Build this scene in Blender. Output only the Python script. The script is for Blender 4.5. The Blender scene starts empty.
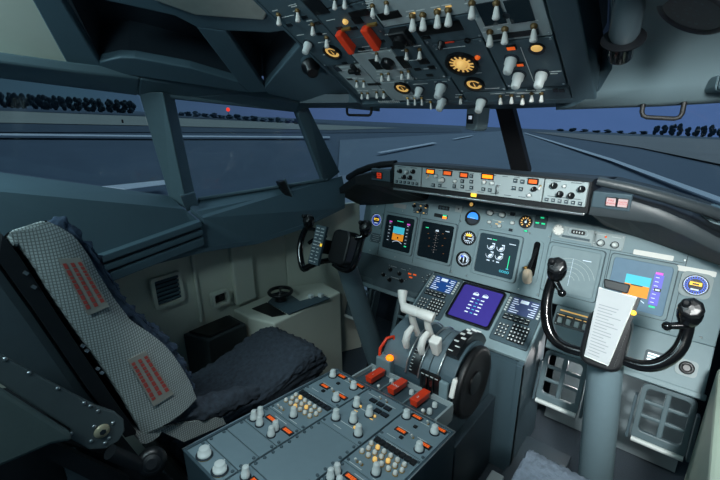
import bpy, math, random
from mathutils import Vector, Matrix, noise
random.seed(7)
S = bpy.context.scene
COL = S.collection
PI = math.pi
R = math.radians

# ------------------------------------------------------------------ camera
CAM = Vector((.6358, -1.6977, 1.4028))
FPX = 403.652                                   # focal length in pixels at 720 wide
yw, pt, rl = R(-40.6), R(-17.77), R(-.7247)
FW = Vector((math.sin(yw)*math.cos(pt), math.cos(yw)*math.cos(pt), math.sin(pt)))
r0 = Vector((math.cos(yw), -math.sin(yw), 0)); u0 = r0.cross(FW)
RT = math.cos(rl)*r0 + math.sin(rl)*u0
UP = -math.sin(rl)*r0 + math.cos(rl)*u0
cd = bpy.data.cameras.new('camera'); cam = bpy.data.objects.new('camera', cd); COL.objects.link(cam)
cd.sensor_width = 36; cd.lens = FPX/720*36; cd.clip_start = .02; cd.clip_end = 9000
mw = Matrix((RT, UP, -FW)).transposed().to_4x4(); mw.translation = CAM
cam.matrix_world = mw
S.camera = cam

def ray(x, y): return RT*((x-360)/FPX) - UP*((y-240)/FPX) + FW
def hit(x, y, ax, val):
    """the point of the line of sight through a photo point on an axis-aligned plane of the cockpit"""
    d = ray(x, y); return CAM + d*((val-CAM[ax])/d[ax])

class Frame:
    """a flat face in the cockpit: origin, right axis U, up axis V, outward normal N"""
    def __init__(s, O, V, U=(1, 0, 0)):
        s.O = Vector(O); s.U = Vector(U).normalized(); s.V = Vector(V)
        s.V = (s.V - s.U*s.V.dot(s.U)).normalized(); s.N = s.U.cross(s.V)
    def at(s, x, y, h=0):
        d = ray(x, y); O = s.O + s.N*h
        P = CAM + d*((O-CAM).dot(s.N)/d.dot(s.N)) - s.O
        return (P.dot(s.U), P.dot(s.V))
    def w(s, u, v, h=0): return s.O + s.U*u + s.V*v + s.N*h
    def m(s, u=0, v=0, h=0):
        M = Matrix((s.U, s.V, s.N)).transposed().to_4x4(); M.translation = s.w(u, v, h); return M
def tilt(a): return (0, math.sin(R(a)), math.cos(R(a)))
MIP = Frame((0, 0, .872), tilt(15))                                   # main instrument panel
MCP = Frame((0, -.293, 1.181), tilt(3))                               # mode control panel face
OH = Frame((0, -.53, 1.428), (0, -math.cos(R(31)), math.sin(R(31))))  # overhead panel
PED = Frame((0, -.825, .524), (0, math.cos(R(6.96)), -math.sin(R(6.96))))
FEP = Frame((0, -.124, .657), (0, math.cos(R(30.5)), math.sin(R(30.5))))
LOW = Frame((0, -.06, .645), tilt(34))

# ------------------------------------------------------------------ materials
def lin(c): return tuple((x/255/12.92 if x/255 <= .04045 else ((x/255+.055)/1.055)**2.4) for x in c)
MC = {}
def mat(name, rgb=(128, 128, 128), rough=.5, metal=0, emit=None, es=1, var=.12, scale=40, bump=0, spec=.5):
    if name in MC: return MC[name]
    m = bpy.data.materials.new(name); m.use_nodes = True; MC[name] = m
    nt = m.node_tree; b = nt.nodes['Principled BSDF']
    c = lin(rgb)
    b.inputs['Roughness'].default_value = rough; b.inputs['Metallic'].default_value = metal
    b.inputs['Specular IOR Level'].default_value = spec
    tc = nt.nodes.new('ShaderNodeTexCoord'); nz = nt.nodes.new('ShaderNodeTexNoise')
    nz.inputs['Scale'].default_value = scale; nz.inputs['Detail'].default_value = 4
    nt.links.new(tc.outputs['Object'], nz.inputs['Vector'])
    cr = nt.nodes.new('ShaderNodeMix'); cr.data_type = 'RGBA'
    cr.inputs[6].default_value = (*[x*(1-var) for x in c], 1); cr.inputs[7].default_value = (*[min(1, x*(1+var)) for x in c], 1)
    nt.links.new(nz.outputs['Fac'], cr.inputs[0]); nt.links.new(cr.outputs[2], b.inputs['Base Color'])
    if bump:
        bp = nt.nodes.new('ShaderNodeBump'); bp.inputs['Strength'].default_value = bump; bp.inputs['Distance'].default_value = .004
        nt.links.new(nz.outputs['Fac'], bp.inputs['Height']); nt.links.new(bp.outputs['Normal'], b.inputs['Normal'])
    if emit:
        b.inputs['Emission Color'].default_value = (*lin(emit), 1); b.inputs['Emission Strength'].default_value = es
    return m
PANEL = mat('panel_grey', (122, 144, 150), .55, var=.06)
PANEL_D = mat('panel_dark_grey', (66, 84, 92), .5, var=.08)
PANEL_L = mat('panel_light_grey', (152, 165, 167), .55, var=.06)
PEDGREY = mat('pedestal_grey', (112, 132, 140), .5, var=.06)
HOUS = mat('housing_blue_grey', (60, 79, 88), .5, var=.06)
LINER = mat('liner_grey', (74, 97, 108), .62, var=.08, scale=12)
LINER_L = mat('liner_beige', (208, 212, 198), .65, var=.05, scale=10)
FRAMEM = mat('window_frame_paint', (84, 105, 113), .5, var=.08)
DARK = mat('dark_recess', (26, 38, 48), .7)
BLACK = mat('black_plastic', (14, 16, 19), .35, var=.2)
GLOSSB = mat('gloss_black', (9, 10, 12), .15, spec=.7)
SHIELD = mat('glareshield_black', (16, 20, 24), .6, var=.25, scale=60, bump=.15)
LIPM = mat('lit_brow_vinyl', (58, 66, 70), .45, var=.12, scale=60, bump=.1)  # paler grey than the hood: light on the right brow put into the colour
WHITE = mat('white_plastic', (226, 226, 220), .4, var=.04)
PAPER = mat('paper', (152, 157, 160), .7, var=.03)
KNOB = mat('knob_grey', (206, 214, 212), .45, var=.06)
RED = mat('red_plastic', (236, 66, 34), .35, var=.06)
STEEL = mat('steel', (190, 196, 198), .3, metal=.9)
BRASS = mat('brass', (190, 150, 84), .35, metal=.8)
MARK = mat('white_marking', (206, 212, 210), .6, var=.02)
RUBBER = mat('black_rubber', (16, 17, 19), .6)
GLASSD = mat('dark_display_glass', (10, 14, 18), .12, emit=(12, 24, 30), es=.6)
def glow(name, rgb, es=1.0): return mat(name, rgb, .5, emit=rgb, es=es, var=.02)
AMBER = glow('amber_display', (226, 92, 26), .6)
GOLD = glow('gold_backlight', (232, 184, 104), .6)
ORANGE = glow('orange_lamp', (255, 120, 10), 2)
GREENL = glow('green_lamp', (40, 200, 140), .8)
CYAN = glow('cyan_sky', (60, 170, 190), .8)
EARTH = glow('orange_earth', (210, 130, 30), .8)
SKYB = glow('standby_sky', (50, 130, 225), 1)
PURPLE = glow('purple_screen', (58, 52, 140), .9)
CDUB = glow('blue_screen', (24, 58, 110), .8)
VIOLET = glow('violet_tape', (96, 96, 190), .6)
SYM = glow('white_symbols', (190, 205, 220), .7)
MAGENTA = glow('magenta_symbols', (200, 80, 190), .8)
BLUEDIAL = glow('blue_dial', (60, 90, 190), .8)
YELL = glow('yellow_lamp', (240, 190, 60), 1)
REDL = glow('red_lamp', (255, 60, 40), 1.2)
CAUT = mat('caution_lens', (176, 160, 160), .4, emit=(236, 190, 190), es=.2)
CAUTR = mat('caution_red_letters', (196, 40, 40), .5)
FLOORM = mat('cockpit_carpet', (52, 62, 70), .9, var=.3, scale=160, bump=.4)

# ------------------------------------------------------------------ mesh builder
class MB:
    def __init__(s, *mats): s.v = []; s.f = []; s.mi = []; s.sm = []; s.mats = list(mats); s.k = 0; s.T = None
    def use(s, m):
        if m not in s.mats: s.mats.append(m)
        s.k = s.mats.index(m); return s
    def add(s, vs, fs, smooth=False):
        o = len(s.v)
        s.v += [tuple(s.T @ Vector(p)) if s.T else tuple(p) for p in vs]
        for f in fs: s.f.append([i+o for i in f]); s.mi.append(s.k); s.sm.append(smooth)
        return s
    def box(s, c, d, M=None):
        x, y, z = d[0]/2, d[1]/2, d[2]/2; c = Vector(c)
        vs = [Vector(p) for p in ((-x,-y,-z),(x,-y,-z),(x,y,-z),(-x,y,-z),(-x,-y,z),(x,-y,z),(x,y,z),(-x,y,z))]
        if M: vs = [M @ p for p in vs]
        return s.add([p+c for p in vs], [(0,3,2,1),(4,5,6,7),(0,1,5,4),(1,2,6,5),(2,3,7,6),(3,0,4,7)])
    def rect(s, x0, y0, x1, y1, z0, z1): return s.box(((x0+x1)/2, (y0+y1)/2, (z0+z1)/2), (abs(x1-x0), abs(y1-y0), abs(z1-z0)))
    def hexa(s, p):      # 8 points: bottom loop then top loop
        return s.add(p, [(0,3,2,1),(4,5,6,7),(0,1,5,4),(1,2,6,5),(2,3,7,6),(3,0,4,7)])
    def poly(s, pts): return s.add(pts, [tuple(range(len(pts)))])
    def prism(s, pts, z0, z1):
        n = len(pts); vs = [(x, y, z0) for x, y in pts]+[(x, y, z1) for x, y in pts]
        return s.add(vs, [tuple(reversed(range(n))), tuple(range(n, 2*n))]+[(i, (i+1) % n, n+(i+1) % n, n+i) for i in range(n)])
    def slab(s, pts, vec):   # 3D polygon extruded along a vector
        n = len(pts); vec = Vector(vec); vs = [Vector(p) for p in pts]+[Vector(p)+vec for p in pts]
        return s.add(vs, [tuple(reversed(range(n))), tuple(range(n, 2*n))]+[(i, (i+1) % n, n+(i+1) % n, n+i) for i in range(n)])
    def ring(s, po, pi, z0, z1):
        n = len(po); vs = [(x, y, z0) for x, y in po]+[(x, y, z1) for x, y in po]+[(x, y, z0) for x, y in pi]+[(x, y, z1) for x, y in pi]
        fs = []
        for i in range(n):
            j = (i+1) % n
            fs += [(i, j, n+j, n+i), (n+i, n+j, 3*n+j, 3*n+i), (2*n+j, 2*n+i, 3*n+i, 3*n+j), (j, i, 2*n+i, 2*n+j)]
        return s.add(vs, fs)
    def lathe(s, prof, c=(0,0,0), ax=(0,0,1), n=16, smooth=True):
        q = Vector((0,0,1)).rotation_difference(Vector(ax).normalized()); c = Vector(c); vs = []
        for r, z in prof:
            for i in range(n):
                a = 2*PI*i/n; vs.append(c + q @ Vector((r*math.cos(a), r*math.sin(a), z)))
        fs = []
        for k in range(len(prof)-1):
            for i in range(n):
                j = (i+1) % n; fs.append((k*n+i, k*n+j, (k+1)*n+j, (k+1)*n+i))
        s.add(vs, fs, smooth)
        o = len(prof)-1
        s.add(vs[:n], [tuple(reversed(range(n)))]); s.add(vs[o*n:], [tuple(range(n))])
        return s
    def cyl(s, p0, p1, r0, r1=None, n=14, smooth=True):
        p0, p1 = Vector(p0), Vector(p1); return s.lathe([(r0, 0), (r0 if r1 is None else r1, (p1-p0).length)], p0, p1-p0, n, smooth)
    def tube(s, pts, r, n=10, flat=1.0, closed=False):
        P = [Vector(p) for p in pts]; rs = r if isinstance(r, (list, tuple)) else [r]*len(P); N = len(P)
        vs = []; ref = None
        for i in range(N):
            if closed: t = P[(i+1) % N]-P[i-1]
            else: t = P[min(i+1, N-1)]-P[max(i-1, 0)]
            t.normalize()
            if ref is None: ref = t.orthogonal().normalized()
            ref = (ref - t*ref.dot(t)).normalized(); b = t.cross(ref)
            for k in range(n):
                a = 2*PI*k/n; vs.append(P[i]+ref*(rs[i]*math.cos(a))+b*(rs[i]*flat*math.sin(a)))
        fs = []
        for i in range(N if closed else N-1):
            i2 = (i+1) % N
            for k in range(n):
                j = (k+1) % n; fs.append((i*n+k, i*n+j, i2*n+j, i2*n+k))
        s.add(vs, fs, True)
        if not closed: s.add(vs[:n], [tuple(reversed(range(n)))]); s.add(vs[-n:], [tuple(range(n))])
        return s
    def ball(s, c, r, n=14, m=9):
        rx, ry, rz = r if isinstance(r, (tuple, list)) else (r, r, r); c = Vector(c)
        vs = [c+Vector((0, 0, -rz))]; 
        for j in range(1, m):
            t = -PI/2+PI*j/m
            for i in range(n): a = 2*PI*i/n; vs.append(c+Vector((rx*math.cos(t)*math.cos(a), ry*math.cos(t)*math.sin(a), rz*math.sin(t))))
        vs.append(c+Vector((0, 0, rz))); fs = []
        for i in range(n):
            j = (i+1) % n; fs.append((0, 1+j, 1+i)); fs.append((len(vs)-1, 1+(m-2)*n+i, 1+(m-2)*n+j))
            for k in range(m-2): fs.append((1+k*n+i, 1+k*n+j, 1+(k+1)*n+j, 1+(k+1)*n+i))
        return s.add(vs, fs, True)
    def mesh(s, name):
        me = bpy.data.meshes.new(name); me.from_pydata(s.v, [], s.f)
        for m in s.mats: me.materials.append(m)
        me.polygons.foreach_set('material_index', s.mi); me.polygons.foreach_set('use_smooth', s.sm); me.update(); return me
    def build(s, name, parent=None, bev=0, loc=None, M=None, label=None):
        o = bpy.data.objects.new(name, s.mesh(name)); COL.objects.link(o)
        if label: o['label'] = label
        if parent: o.parent = parent
        if loc: o.location = loc
        if M: o.matrix_world = M
        if bev: bevel(o, bev)
        return o
def bevel(o, w, seg=2):
    b = o.modifiers.new('bevel', 'BEVEL'); b.width = w; b.segments = seg; b.limit_method = 'ANGLE'; b.angle_limit = R(35)
    return o
def rrect(cx, cy, w, h, r=.01, n=4):
    pts = []
    for sx, sy, a0 in ((1, 1, 0), (-1, 1, 90), (-1, -1, 180), (1, -1, 270)):
        for i in range(n+1):
            a = R(a0+90*i/n); pts.append((cx+sx*(w/2-r)+r*math.cos(a), cy+sy*(h/2-r)+r*math.sin(a)))
    return pts
def circ(cx, cy, r, n=24, sc=1): return [(cx+r*math.cos(2*PI*i/n), cy+sc*r*math.sin(2*PI*i/n)) for i in range(n)]

# ------------------------------------------------------------------ things, parts, copies
def tag(o, label, cat, group=None):
    o['label'] = label; o['category'] = cat
    if group: o['group'] = group
    return o
def thing(name, label, cat, M=None, group=None):
    o = bpy.data.objects.new(name, None); COL.objects.link(o); o.empty_display_size = .05
    if M is not None: o.matrix_world = M if isinstance(M, Matrix) else Matrix.Translation(M)
    return tag(o, label, cat, group)
def struct(o): o['kind'] = 'structure'; return o
SHARED = {}
def part(name, parent, loc=(0, 0, 0), rot=(0, 0, 0), sc=1, key=None, label=None):
    """one more copy of a shared part mesh (knob, toggle, key ...) under its thing"""
    o = bpy.data.objects.new(name, SHARED[key or name]); COL.objects.link(o); o.parent = parent
    o.location = loc; o.rotation_euler = rot; o.scale = (sc, sc, sc) if not isinstance(sc, tuple) else sc
    if label: o['label'] = label
    return o
def share(key, mb): SHARED[key] = mb.mesh(key)

def text_verts(txt, size, loc=(0, 0, 0), ex=.0003):
    cu = bpy.data.curves.new('t', 'FONT'); cu.body = txt; cu.size = size; cu.align_x = 'CENTER'; cu.align_y = 'CENTER'; cu.extrude = ex; cu.resolution_u = 2
    o = bpy.data.objects.new('t', cu); COL.objects.link(o)
    bpy.context.view_layer.update()
    me = bpy.data.meshes.new_from_object(o.evaluated_get(bpy.context.evaluated_depsgraph_get()))
    vs = [v.co+Vector(loc) for v in me.vertices]; fs = [tuple(p.vertices) for p in me.polygons]
    bpy.data.objects.remove(o); bpy.data.curves.remove(cu); bpy.data.meshes.remove(me)
    return vs, fs
def write(mb, m, txt, size, loc, ex=.0003):
    mb.use(m); vs, fs = text_verts(txt, size, loc, ex); mb.add(vs, fs)

# shared small parts (local z points out of the panel)
b = MB(mat('dull_brass', (112, 92, 58), .45, metal=.5)).lathe([(.0055, 0), (.0055, .003), (.004, .005), (.003, .006)], n=8)
b.use(WHITE).lathe([(.0024, .004), (.0038, .010), (.0056, .0195), (.0054, .022), (.003, .0235)], (0, 0, 0), (0, -.42, .9), 10)
share('toggle_switch', b)
b = MB(MARK).box((0, .013, .0004), (.022, .0022, .0006)); share('legend_bar', b)
b = MB(MARK).box((-.012, 0, .0004), (.010, .0022, .0006)); share('side_legend', b)
b = MB(BLACK).box((0, 0, .001), (.02, .009, .002)); share('dark_slot', b)
b = MB(BRASS).lathe([(.004, 0), (.004, .002), (.0025, .004)], n=8)
b.use(WHITE).lathe([(.0018, .003), (.0026, .009), (.0034, .017), (.002, .019)], (0, 0, 0), (0, -.5, .86), 8)
share('small_toggle', b)
b = MB(DARK).lathe([(.0135, 0), (.0135, .002), (.011, .003)], n=20)
b.use(KNOB).lathe([(.0105, .003), (.0105, .012), (.0088, .013), (.0082, .027), (.007, .0295), (.003, .030)], n=20)
b.use(MARK).box((0, .005, .0298), (.0015, .008, .001))
share('rotary_knob', b)
b = MB(DARK).lathe([(.009, 0), (.009, .0015)], n=16)
b.use(KNOB).lathe([(.0075, .0015), (.007, .013), (.005, .0155), (.002, .016)], n=16)
share('small_knob', b)
b = MB(BLACK).lathe([(.0105, 0), (.0105, .004), (.0085, .005), (.008, .016), (.006, .018)], n=18); b.use(MARK).box((0, .004, .018), (.0014, .008, .001))
share('black_knob', b)
b = MB(BLACK).box((0, 0, .002), (.013, .013, .004)); b.use(PANEL_D).box((0, 0, .0045), (.0105, .0105, .002)); b.use(MARK).box((0, .001, .0056), (.007, .0018, .0004))
share('push_button', b)
share('dark_key', MB(BLACK).box((0, 0, .003), (.0118, .017, .006)))
b = MB(BRASS).lathe([(.0058, 0), (.0058, .002)], n=10); b.use(WHITE).lathe([(.0046, .002), (.0046, .007), (.003, .0085)], n=10)
share('round_button', b)
b = MB(BRASS).lathe([(.0058, 0), (.0058, .002)], n=10); b.use(GOLD).lathe([(.0046, .002), (.0046, .007), (.003, .0085)], n=10)
share('lit_button', b)
b = MB(BLACK).box((0, 0, .0015), (.044, .017, .003)); b.use(AMBER).box((0, 0, .0031), (.032, .0105, .0004))
for i in range(5): b.use(mat('amber_digit_gap', (120, 36, 4), .5)).box((-.0145+i*.0072, 0, .0034), (.0012, .009, .0002))
share('frequency_window', b)
share('fastener', MB(STEEL).lathe([(.0042, 0), (.004, .001), (.0025, .0018)], n=10))
share('dark_fastener', MB(PANEL_D).lathe([(.006, 0), (.006, .003), (.0045, .0042)], n=10))
b = MB(BLACK).box((0, 0, .002), (.018, .011, .004)); b.use(AMBER).box((0, 0, .0042), (.015, .008, .001))
share('amber_light', b)
b = MB(BLACK).box((0, 0, .0015), (.016, .009, .003)); b.use(GREENL).box((0, 0, .0032), (.013, .006, .0006))
share('green_light', b)
b = MB(BLACK).box((0, 0, .002), (.02, .015, .004)); b.use(DARK).box((0, 0, .0042), (.017, .012, .001))
share('unlit_annunciator', b)

def legends(mb, spots, m=MARK):
    mb.use(m)
    for x, y, w in spots: mb.box((x, y, .0004), (w, .0014, .0004))

# ================================================================== the world outside
GN = Vector((.0264108, .0532539, .99823168))                # the airfield slopes gently away to the right
GND = Frame((0, 0, -2.6), (0, 1, -.0533), (1, 0, -.02646))
def gpt(x, y, h=0): u, v = GND.at(x, y, h); return GND.w(u, v, h)
ASPH = mat('runway_asphalt', (84, 99, 116), .8, var=.12, scale=.15)
ASPH_R = mat('right_runway_asphalt', (132, 144, 158), .8, var=.1, scale=.15)
GRASS = mat('dry_grass', (172, 170, 158), .9, var=.08, scale=.05)
TAXI = mat('dark_shoulder', (72, 86, 100), .8, var=.15, scale=.1)
LINE = mat('painted_line', (245, 245, 250), .6, var=.03)
def ground_piece(name, m, pts, h):
    b = MB(m); b.slab([gpt(x, y, h) for x, y in pts], -GN*.02); return struct(b.build(name))
b = MB(ASPH); b.slab([GND.w(u, v) for u, v in ((-6000, -200), (6000, -200), (6000, 6000), (-6000, 6000))], -GN*.5)
struct(b.build('ground'))
# left field: bands across the view (far to near)
ground_piece('shoulder_strip', TAXI, [(-30, 107.0), (150, 115), (330, 123), (460, 128.4), (462, 132), (330, 132.8), (150, 132.2), (-30, 132)], .15)
ground_piece('grass_strip', GRASS, [(-30, 109.5), (150, 116.8), (330, 125), (400, 128), (330, 130), (150, 125.5), (-30, 122)], .3)
ground_piece('far_track', TAXI, [(-30, 107), (150, 114.2), (330, 122.6), (330, 123.8), (150, 116), (-30, 109.3)], .45)
ground_piece('right_runway', ASPH_R, [(340, 140), (512, 130.6), (524, 133), (615, 163), (615, 300), (330, 300)], .15)
ground_piece('right_taxiway', mat('right_taxi_asphalt', (104, 116, 132), .8), [(526, 132.2), (640, 150), (740, 172), (740, 208), (615, 162.6)], .2)
ground_piece('right_grass', mat('brown_grass', (168, 160, 156), .9, var=.15, scale=.05), [(530, 131.5), (740, 140.5), (740, 168), (640, 147.5)], .3)
ground_piece('right_near_runway', ASPH_R, [(615, 162), (740, 208), (740, 320), (615, 320)], .14)
def line(name, pts): ground_piece(name, LINE, pts, .5)
line('runway_edge_line', [(523, 132.8), (526, 132.8), (612, 158.5), (740, 204), (740, 209.5), (610, 160.5)])
line('runway_dash', [(377, 152.2), (381, 152.8), (437, 143), (433, 142.2)])
line('runway_dash', [(452, 138.9), (455, 139.1), (474, 135.6), (471, 135.4)])
line('taxi_line', [(-30, 133.0), (150, 135.2), (330, 136.5), (330, 137.6), (150, 136.7), (-30, 135.0)])
line('taxi_bar', [(95, 187), (164, 180), (168, 184), (112, 191)])
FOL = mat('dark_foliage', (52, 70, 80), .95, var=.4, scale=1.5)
FOLH = mat('hazy_foliage', (104, 122, 142), .95, var=.3, scale=1.5)  # distance haze mixed into a paler crown colour
TRUNK = mat('trunk_bark', (40, 38, 36), .9)
def tree_mesh(seed, w, h, m=None):
    rnd = random.Random(seed); b = MB(m or FOL)
    for k in range(9):
        a = rnd.random()*6.28; rr = (.1+.18*rnd.random())*w; zz = h*(.18+.64*(k/8))
        n0 = len(b.v); b.ball((rr*math.cos(a), rr*math.sin(a), zz), (w*.26, w*.26, h*.2), 9, 6)
        for i in range(n0, len(b.v)):
            p = Vector(b.v[i]); b.v[i] = tuple(p + Vector((rnd.uniform(-1, 1), rnd.uniform(-1, 1), rnd.uniform(-1, 1)))*w*.03)
    t = MB(TRUNK).cyl((0, 0, -.5), (0, 0, h*.5), w*.05, w*.03, 6)
    return b.mesh('crown'), t.mesh('trunk')
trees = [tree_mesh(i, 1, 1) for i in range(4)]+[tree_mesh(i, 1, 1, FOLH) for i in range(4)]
def put_tree(x, y, wpx, hpx, label, group, k):
    p = gpt(x, y); d = (p-CAM).dot(FW); sc = d/FPX
    r = thing('tree', label, 'tree', Matrix.Translation(p), group)
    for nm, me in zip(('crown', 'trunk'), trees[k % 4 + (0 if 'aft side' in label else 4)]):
        o = bpy.data.objects.new(nm, me); COL.objects.link(o); o.parent = r; o.scale = (wpx*sc, wpx*sc, hpx*sc); o.rotation_euler.z = k*1.3
for i in range(19):
    x = -4+i*7.6; put_tree(x, 107.6+x*.046, 8.6, 15-i*.14, 'dark round tree in the row across the field behind the aft side window', 'trees behind the aft side window', i)
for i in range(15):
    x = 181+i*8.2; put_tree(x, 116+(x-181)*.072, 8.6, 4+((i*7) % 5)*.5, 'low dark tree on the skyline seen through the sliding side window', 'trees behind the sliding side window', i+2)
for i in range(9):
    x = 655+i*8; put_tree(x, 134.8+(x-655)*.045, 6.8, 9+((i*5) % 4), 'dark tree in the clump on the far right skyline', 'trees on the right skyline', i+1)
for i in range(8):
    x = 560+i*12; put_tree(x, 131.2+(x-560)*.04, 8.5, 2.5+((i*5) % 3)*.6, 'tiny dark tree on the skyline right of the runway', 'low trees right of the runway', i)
p = gpt(229, 119); d = (p-CAM).dot(FW)/FPX
t = thing('warning_beacon', 'red glowing beacon on a mast beyond the sliding side window', 'beacon', Matrix.Translation(p))
MB(STEEL).cyl((0, 0, 0), (0, 0, d*8), d*.4, d*.3, 6).build('mast', t)
MB(REDL).ball((0, 0, d*9), d*1.9, 10, 7).build('lamp', t)
p = gpt(123, 124); d = (p-CAM).dot(FW)/FPX
t = thing('field_sign', 'small dark red board standing in the field behind the aft side window', 'sign', Matrix.Translation(p))
MB(mat('sign_red', (70, 40, 44), .7)).box((0, 0, d*2.6), (d*4, d*.4, d*3.4)).build('board', t)
MB(DARK).box((0, 0, d*.5), (d*3, d*.3, d*1.2)).build('post', t)

W = bpy.data.worlds.new('dusk'); S.world = W; W.use_nodes = True
nt = W.node_tree; bg = nt.nodes['Background']
tc = nt.nodes.new('ShaderNodeTexCoord')
def vdot(vec):
    n = nt.nodes.new('ShaderNodeVectorMath'); n.operation = 'DOT_PRODUCT'; n.inputs[1].default_value = vec
    nt.links.new(tc.outputs['Generated'], n.inputs[0]); return n.outputs['Value']
def ramp(sock, stops):
    n = nt.nodes.new('ShaderNodeValToRGB'); e = n.color_ramp.elements
    while len(e) < len(stops): e.new(.5)
    for q, (p, c) in zip(e, stops): q.position = p; q.color = (*c, 1)
    nt.links.new(sock, n.inputs[0]); return n.outputs['Color']
side = ramp(vdot(tuple(ray(600, 120).normalized())), [(.2, (.029, .057, .075)), (.45, (.036, .080, .118)), (.78, (.062, .105, .22)), (.95, (.076, .145, .33))])
zen = ramp(vdot((0, 0, 1)), [(.0, (1, 1, 1)), (.35, (.55, .6, .62)), (1, (.42, .5, .52))])
mx = nt.nodes.new('ShaderNodeMix'); mx.data_type = 'RGBA'; mx.blend_type = 'MULTIPLY'; mx.inputs[0].default_value = 1
nt.links.new(side, mx.inputs[6]); nt.links.new(zen, mx.inputs[7]); nt.links.new(mx.outputs[2], bg.inputs['Color'])
bg.inputs['Strength'].default_value = 1.0

# ================================================================== shell
h = lambda x, y, v: hit(x, y, 0, v)
mir = lambda p: Vector((-p[0], p[1], p[2]))
def shell(name, m, polys, vec=None, bev=0):
    b = MB(m)
    for pts, off in polys: b.slab(pts, off)
    return struct(b.build(name, bev=bev))
# window corner points (left side)
T0, T1 = h(-45, 72, -1.02), h(138, 95, -.93)
B0, B1 = h(-45, 166, -1.08), h(170, 196, -.98)
T2, T3 = h(174, 98, -.91), h(297, 112, -.72)
B2, B3 = h(197, 200, -.97), h(326, 180, -.80)
T4, B4 = h(309, 104, -.70), h(342, 176, -.78)
TC, BC = Vector((0, -.066, 1.408)), Vector((0, .275, 1.11))
out = Vector((-.05, .02, .0))
def frame_shell(side):
    f = (lambda p: Vector(p)) if side == 'left' else mir
    o = f(out)
    # header over the windows
    IN = [h(-45, 57, -.92), h(72, 72, -.88), h(140, 79, -.85), h(240, 93, -.75), h(300, 103, -.62)]
    shell('trim_1' if side == 'left' else 'trim_2', FRAMEM, [
        ([f(T0), f(T1), f(IN[2]), f(IN[1]), f(IN[0])], (0, 0, .03)),
        ([f(T1), f(T2), f(IN[3]), f(IN[2])], (0, 0, .03)), ([f(T2), f(T3), f(IN[4]), f(IN[3])], (0, 0, .03)),
        ([f(T3), f(T4), f(h(340, 106, -.56)), f(IN[4])], (0, 0, .03)),
        ([f(T0), f(T1), f(T1)+o, f(T0)+o], (0, 0, .05)), ([f(T1), f(T3), f(T3)+o, f(T1)+o], (0, 0, .05))], bev=.006)
    # post between aft and sliding window: a face towards the cabin and one towards the sliding window
    pa = [h(139, 92, -.93), h(163, 92, -.87), h(188, 210, -.93), h(170, 200, -.98)]
    pb = [h(163, 92, -.87), h(174, 95, -.905), h(198, 208, -.965), h(188, 210, -.93)]
    shell('trim_3' if side == 'left' else 'trim_4', FRAMEM, [([f(p) for p in pa], o*.8), ([f(p) for p in pb], o*.8)], bev=.004)
    # collar at its foot
    shell('trim_5' if side == 'left' else 'trim_6', FRAMEM, [([f(p) for p in (h(180, 196, -.90), h(195, 192, -.93), h(199, 207, -.935), h(187, 212, -.905))], o*.7)], bev=.004)
    # post between sliding window and windshield
    pc = [h(296, 108, -.71), h(308, 106, -.69), h(340, 172, -.775), h(325, 184, -.795)]
    shell('trim_7' if side == 'left' else 'trim_8', FRAMEM, [([f(p) for p in pc], o)], bev=.004)
    # panes
    PANE = pane_material()
    for n, q in ((1, (T4, B4, BC, TC)), (2, (T2, B2, B3, T3)), (3, (T0, B0, B1, T1))):
        b = MB(PANE); b.slab([f(p)+o*.4 for p in q], o*.06)
        struct(b.build('window_%d' % (n if side == 'left' else n+3)))
def pane_material():
    if 'window_glass' in MC: return MC['window_glass']
    m = bpy.data.materials.new('window_glass'); m.use_nodes = True; MC['window_glass'] = m
    t = m.node_tree; t.nodes.remove(t.nodes['Principled BSDF']); o = t.nodes['Material Output']
    tr = t.nodes.new('ShaderNodeBsdfTransparent'); gl = t.nodes.new('ShaderNodeBsdfGlossy'); mx = t.nodes.new('ShaderNodeMixShader')
    lw = t.nodes.new('ShaderNodeLayerWeight'); pw = t.nodes.new('ShaderNodeMath'); pw.operation = 'POWER'; pw.inputs[1].default_value = 5
    fr = t.nodes.new('ShaderNodeMath'); fr.operation = 'MULTIPLY_ADD'; fr.inputs[1].default_value = .3; fr.inputs[2].default_value = .03
    t.links.new(lw.outputs['Facing'], pw.inputs[0]); t.links.new(pw.outputs[0], fr.inputs[0])
    nz = t.nodes.new('ShaderNodeTexNoise'); nz.inputs['Scale'].default_value = 6
    tint = t.nodes.new('ShaderNodeMix'); tint.data_type = 'RGBA'; tint.inputs[6].default_value = (.86, .9, .92, 1); tint.inputs[7].default_value = (.92, .95, .97, 1)
    t.links.new(nz.outputs['Fac'], tint.inputs[0]); t.links.new(tint.outputs[2], tr.inputs['Color'])
    gl.inputs['Roughness'].default_value = .05
    t.links.new(fr.outputs[0], mx.inputs[0]); t.links.new(tr.outputs[0], mx.inputs[1]); t.links.new(gl.outputs[0], mx.inputs[2]); t.links.new(mx.outputs[0], o.inputs['Surface'])
    return m
frame_shell('left'); frame_shell('right')
# centre post of the windshield
shell('trim_9', mat('post_black', (15, 18, 24), .7), [([hit(493, 100, 1, -.10), hit(510, 100, 1, -.10), hit(530, 176, 1, .262), hit(512, 176, 1, .262)], (-.004, .03, .03))], bev=.004)

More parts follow.
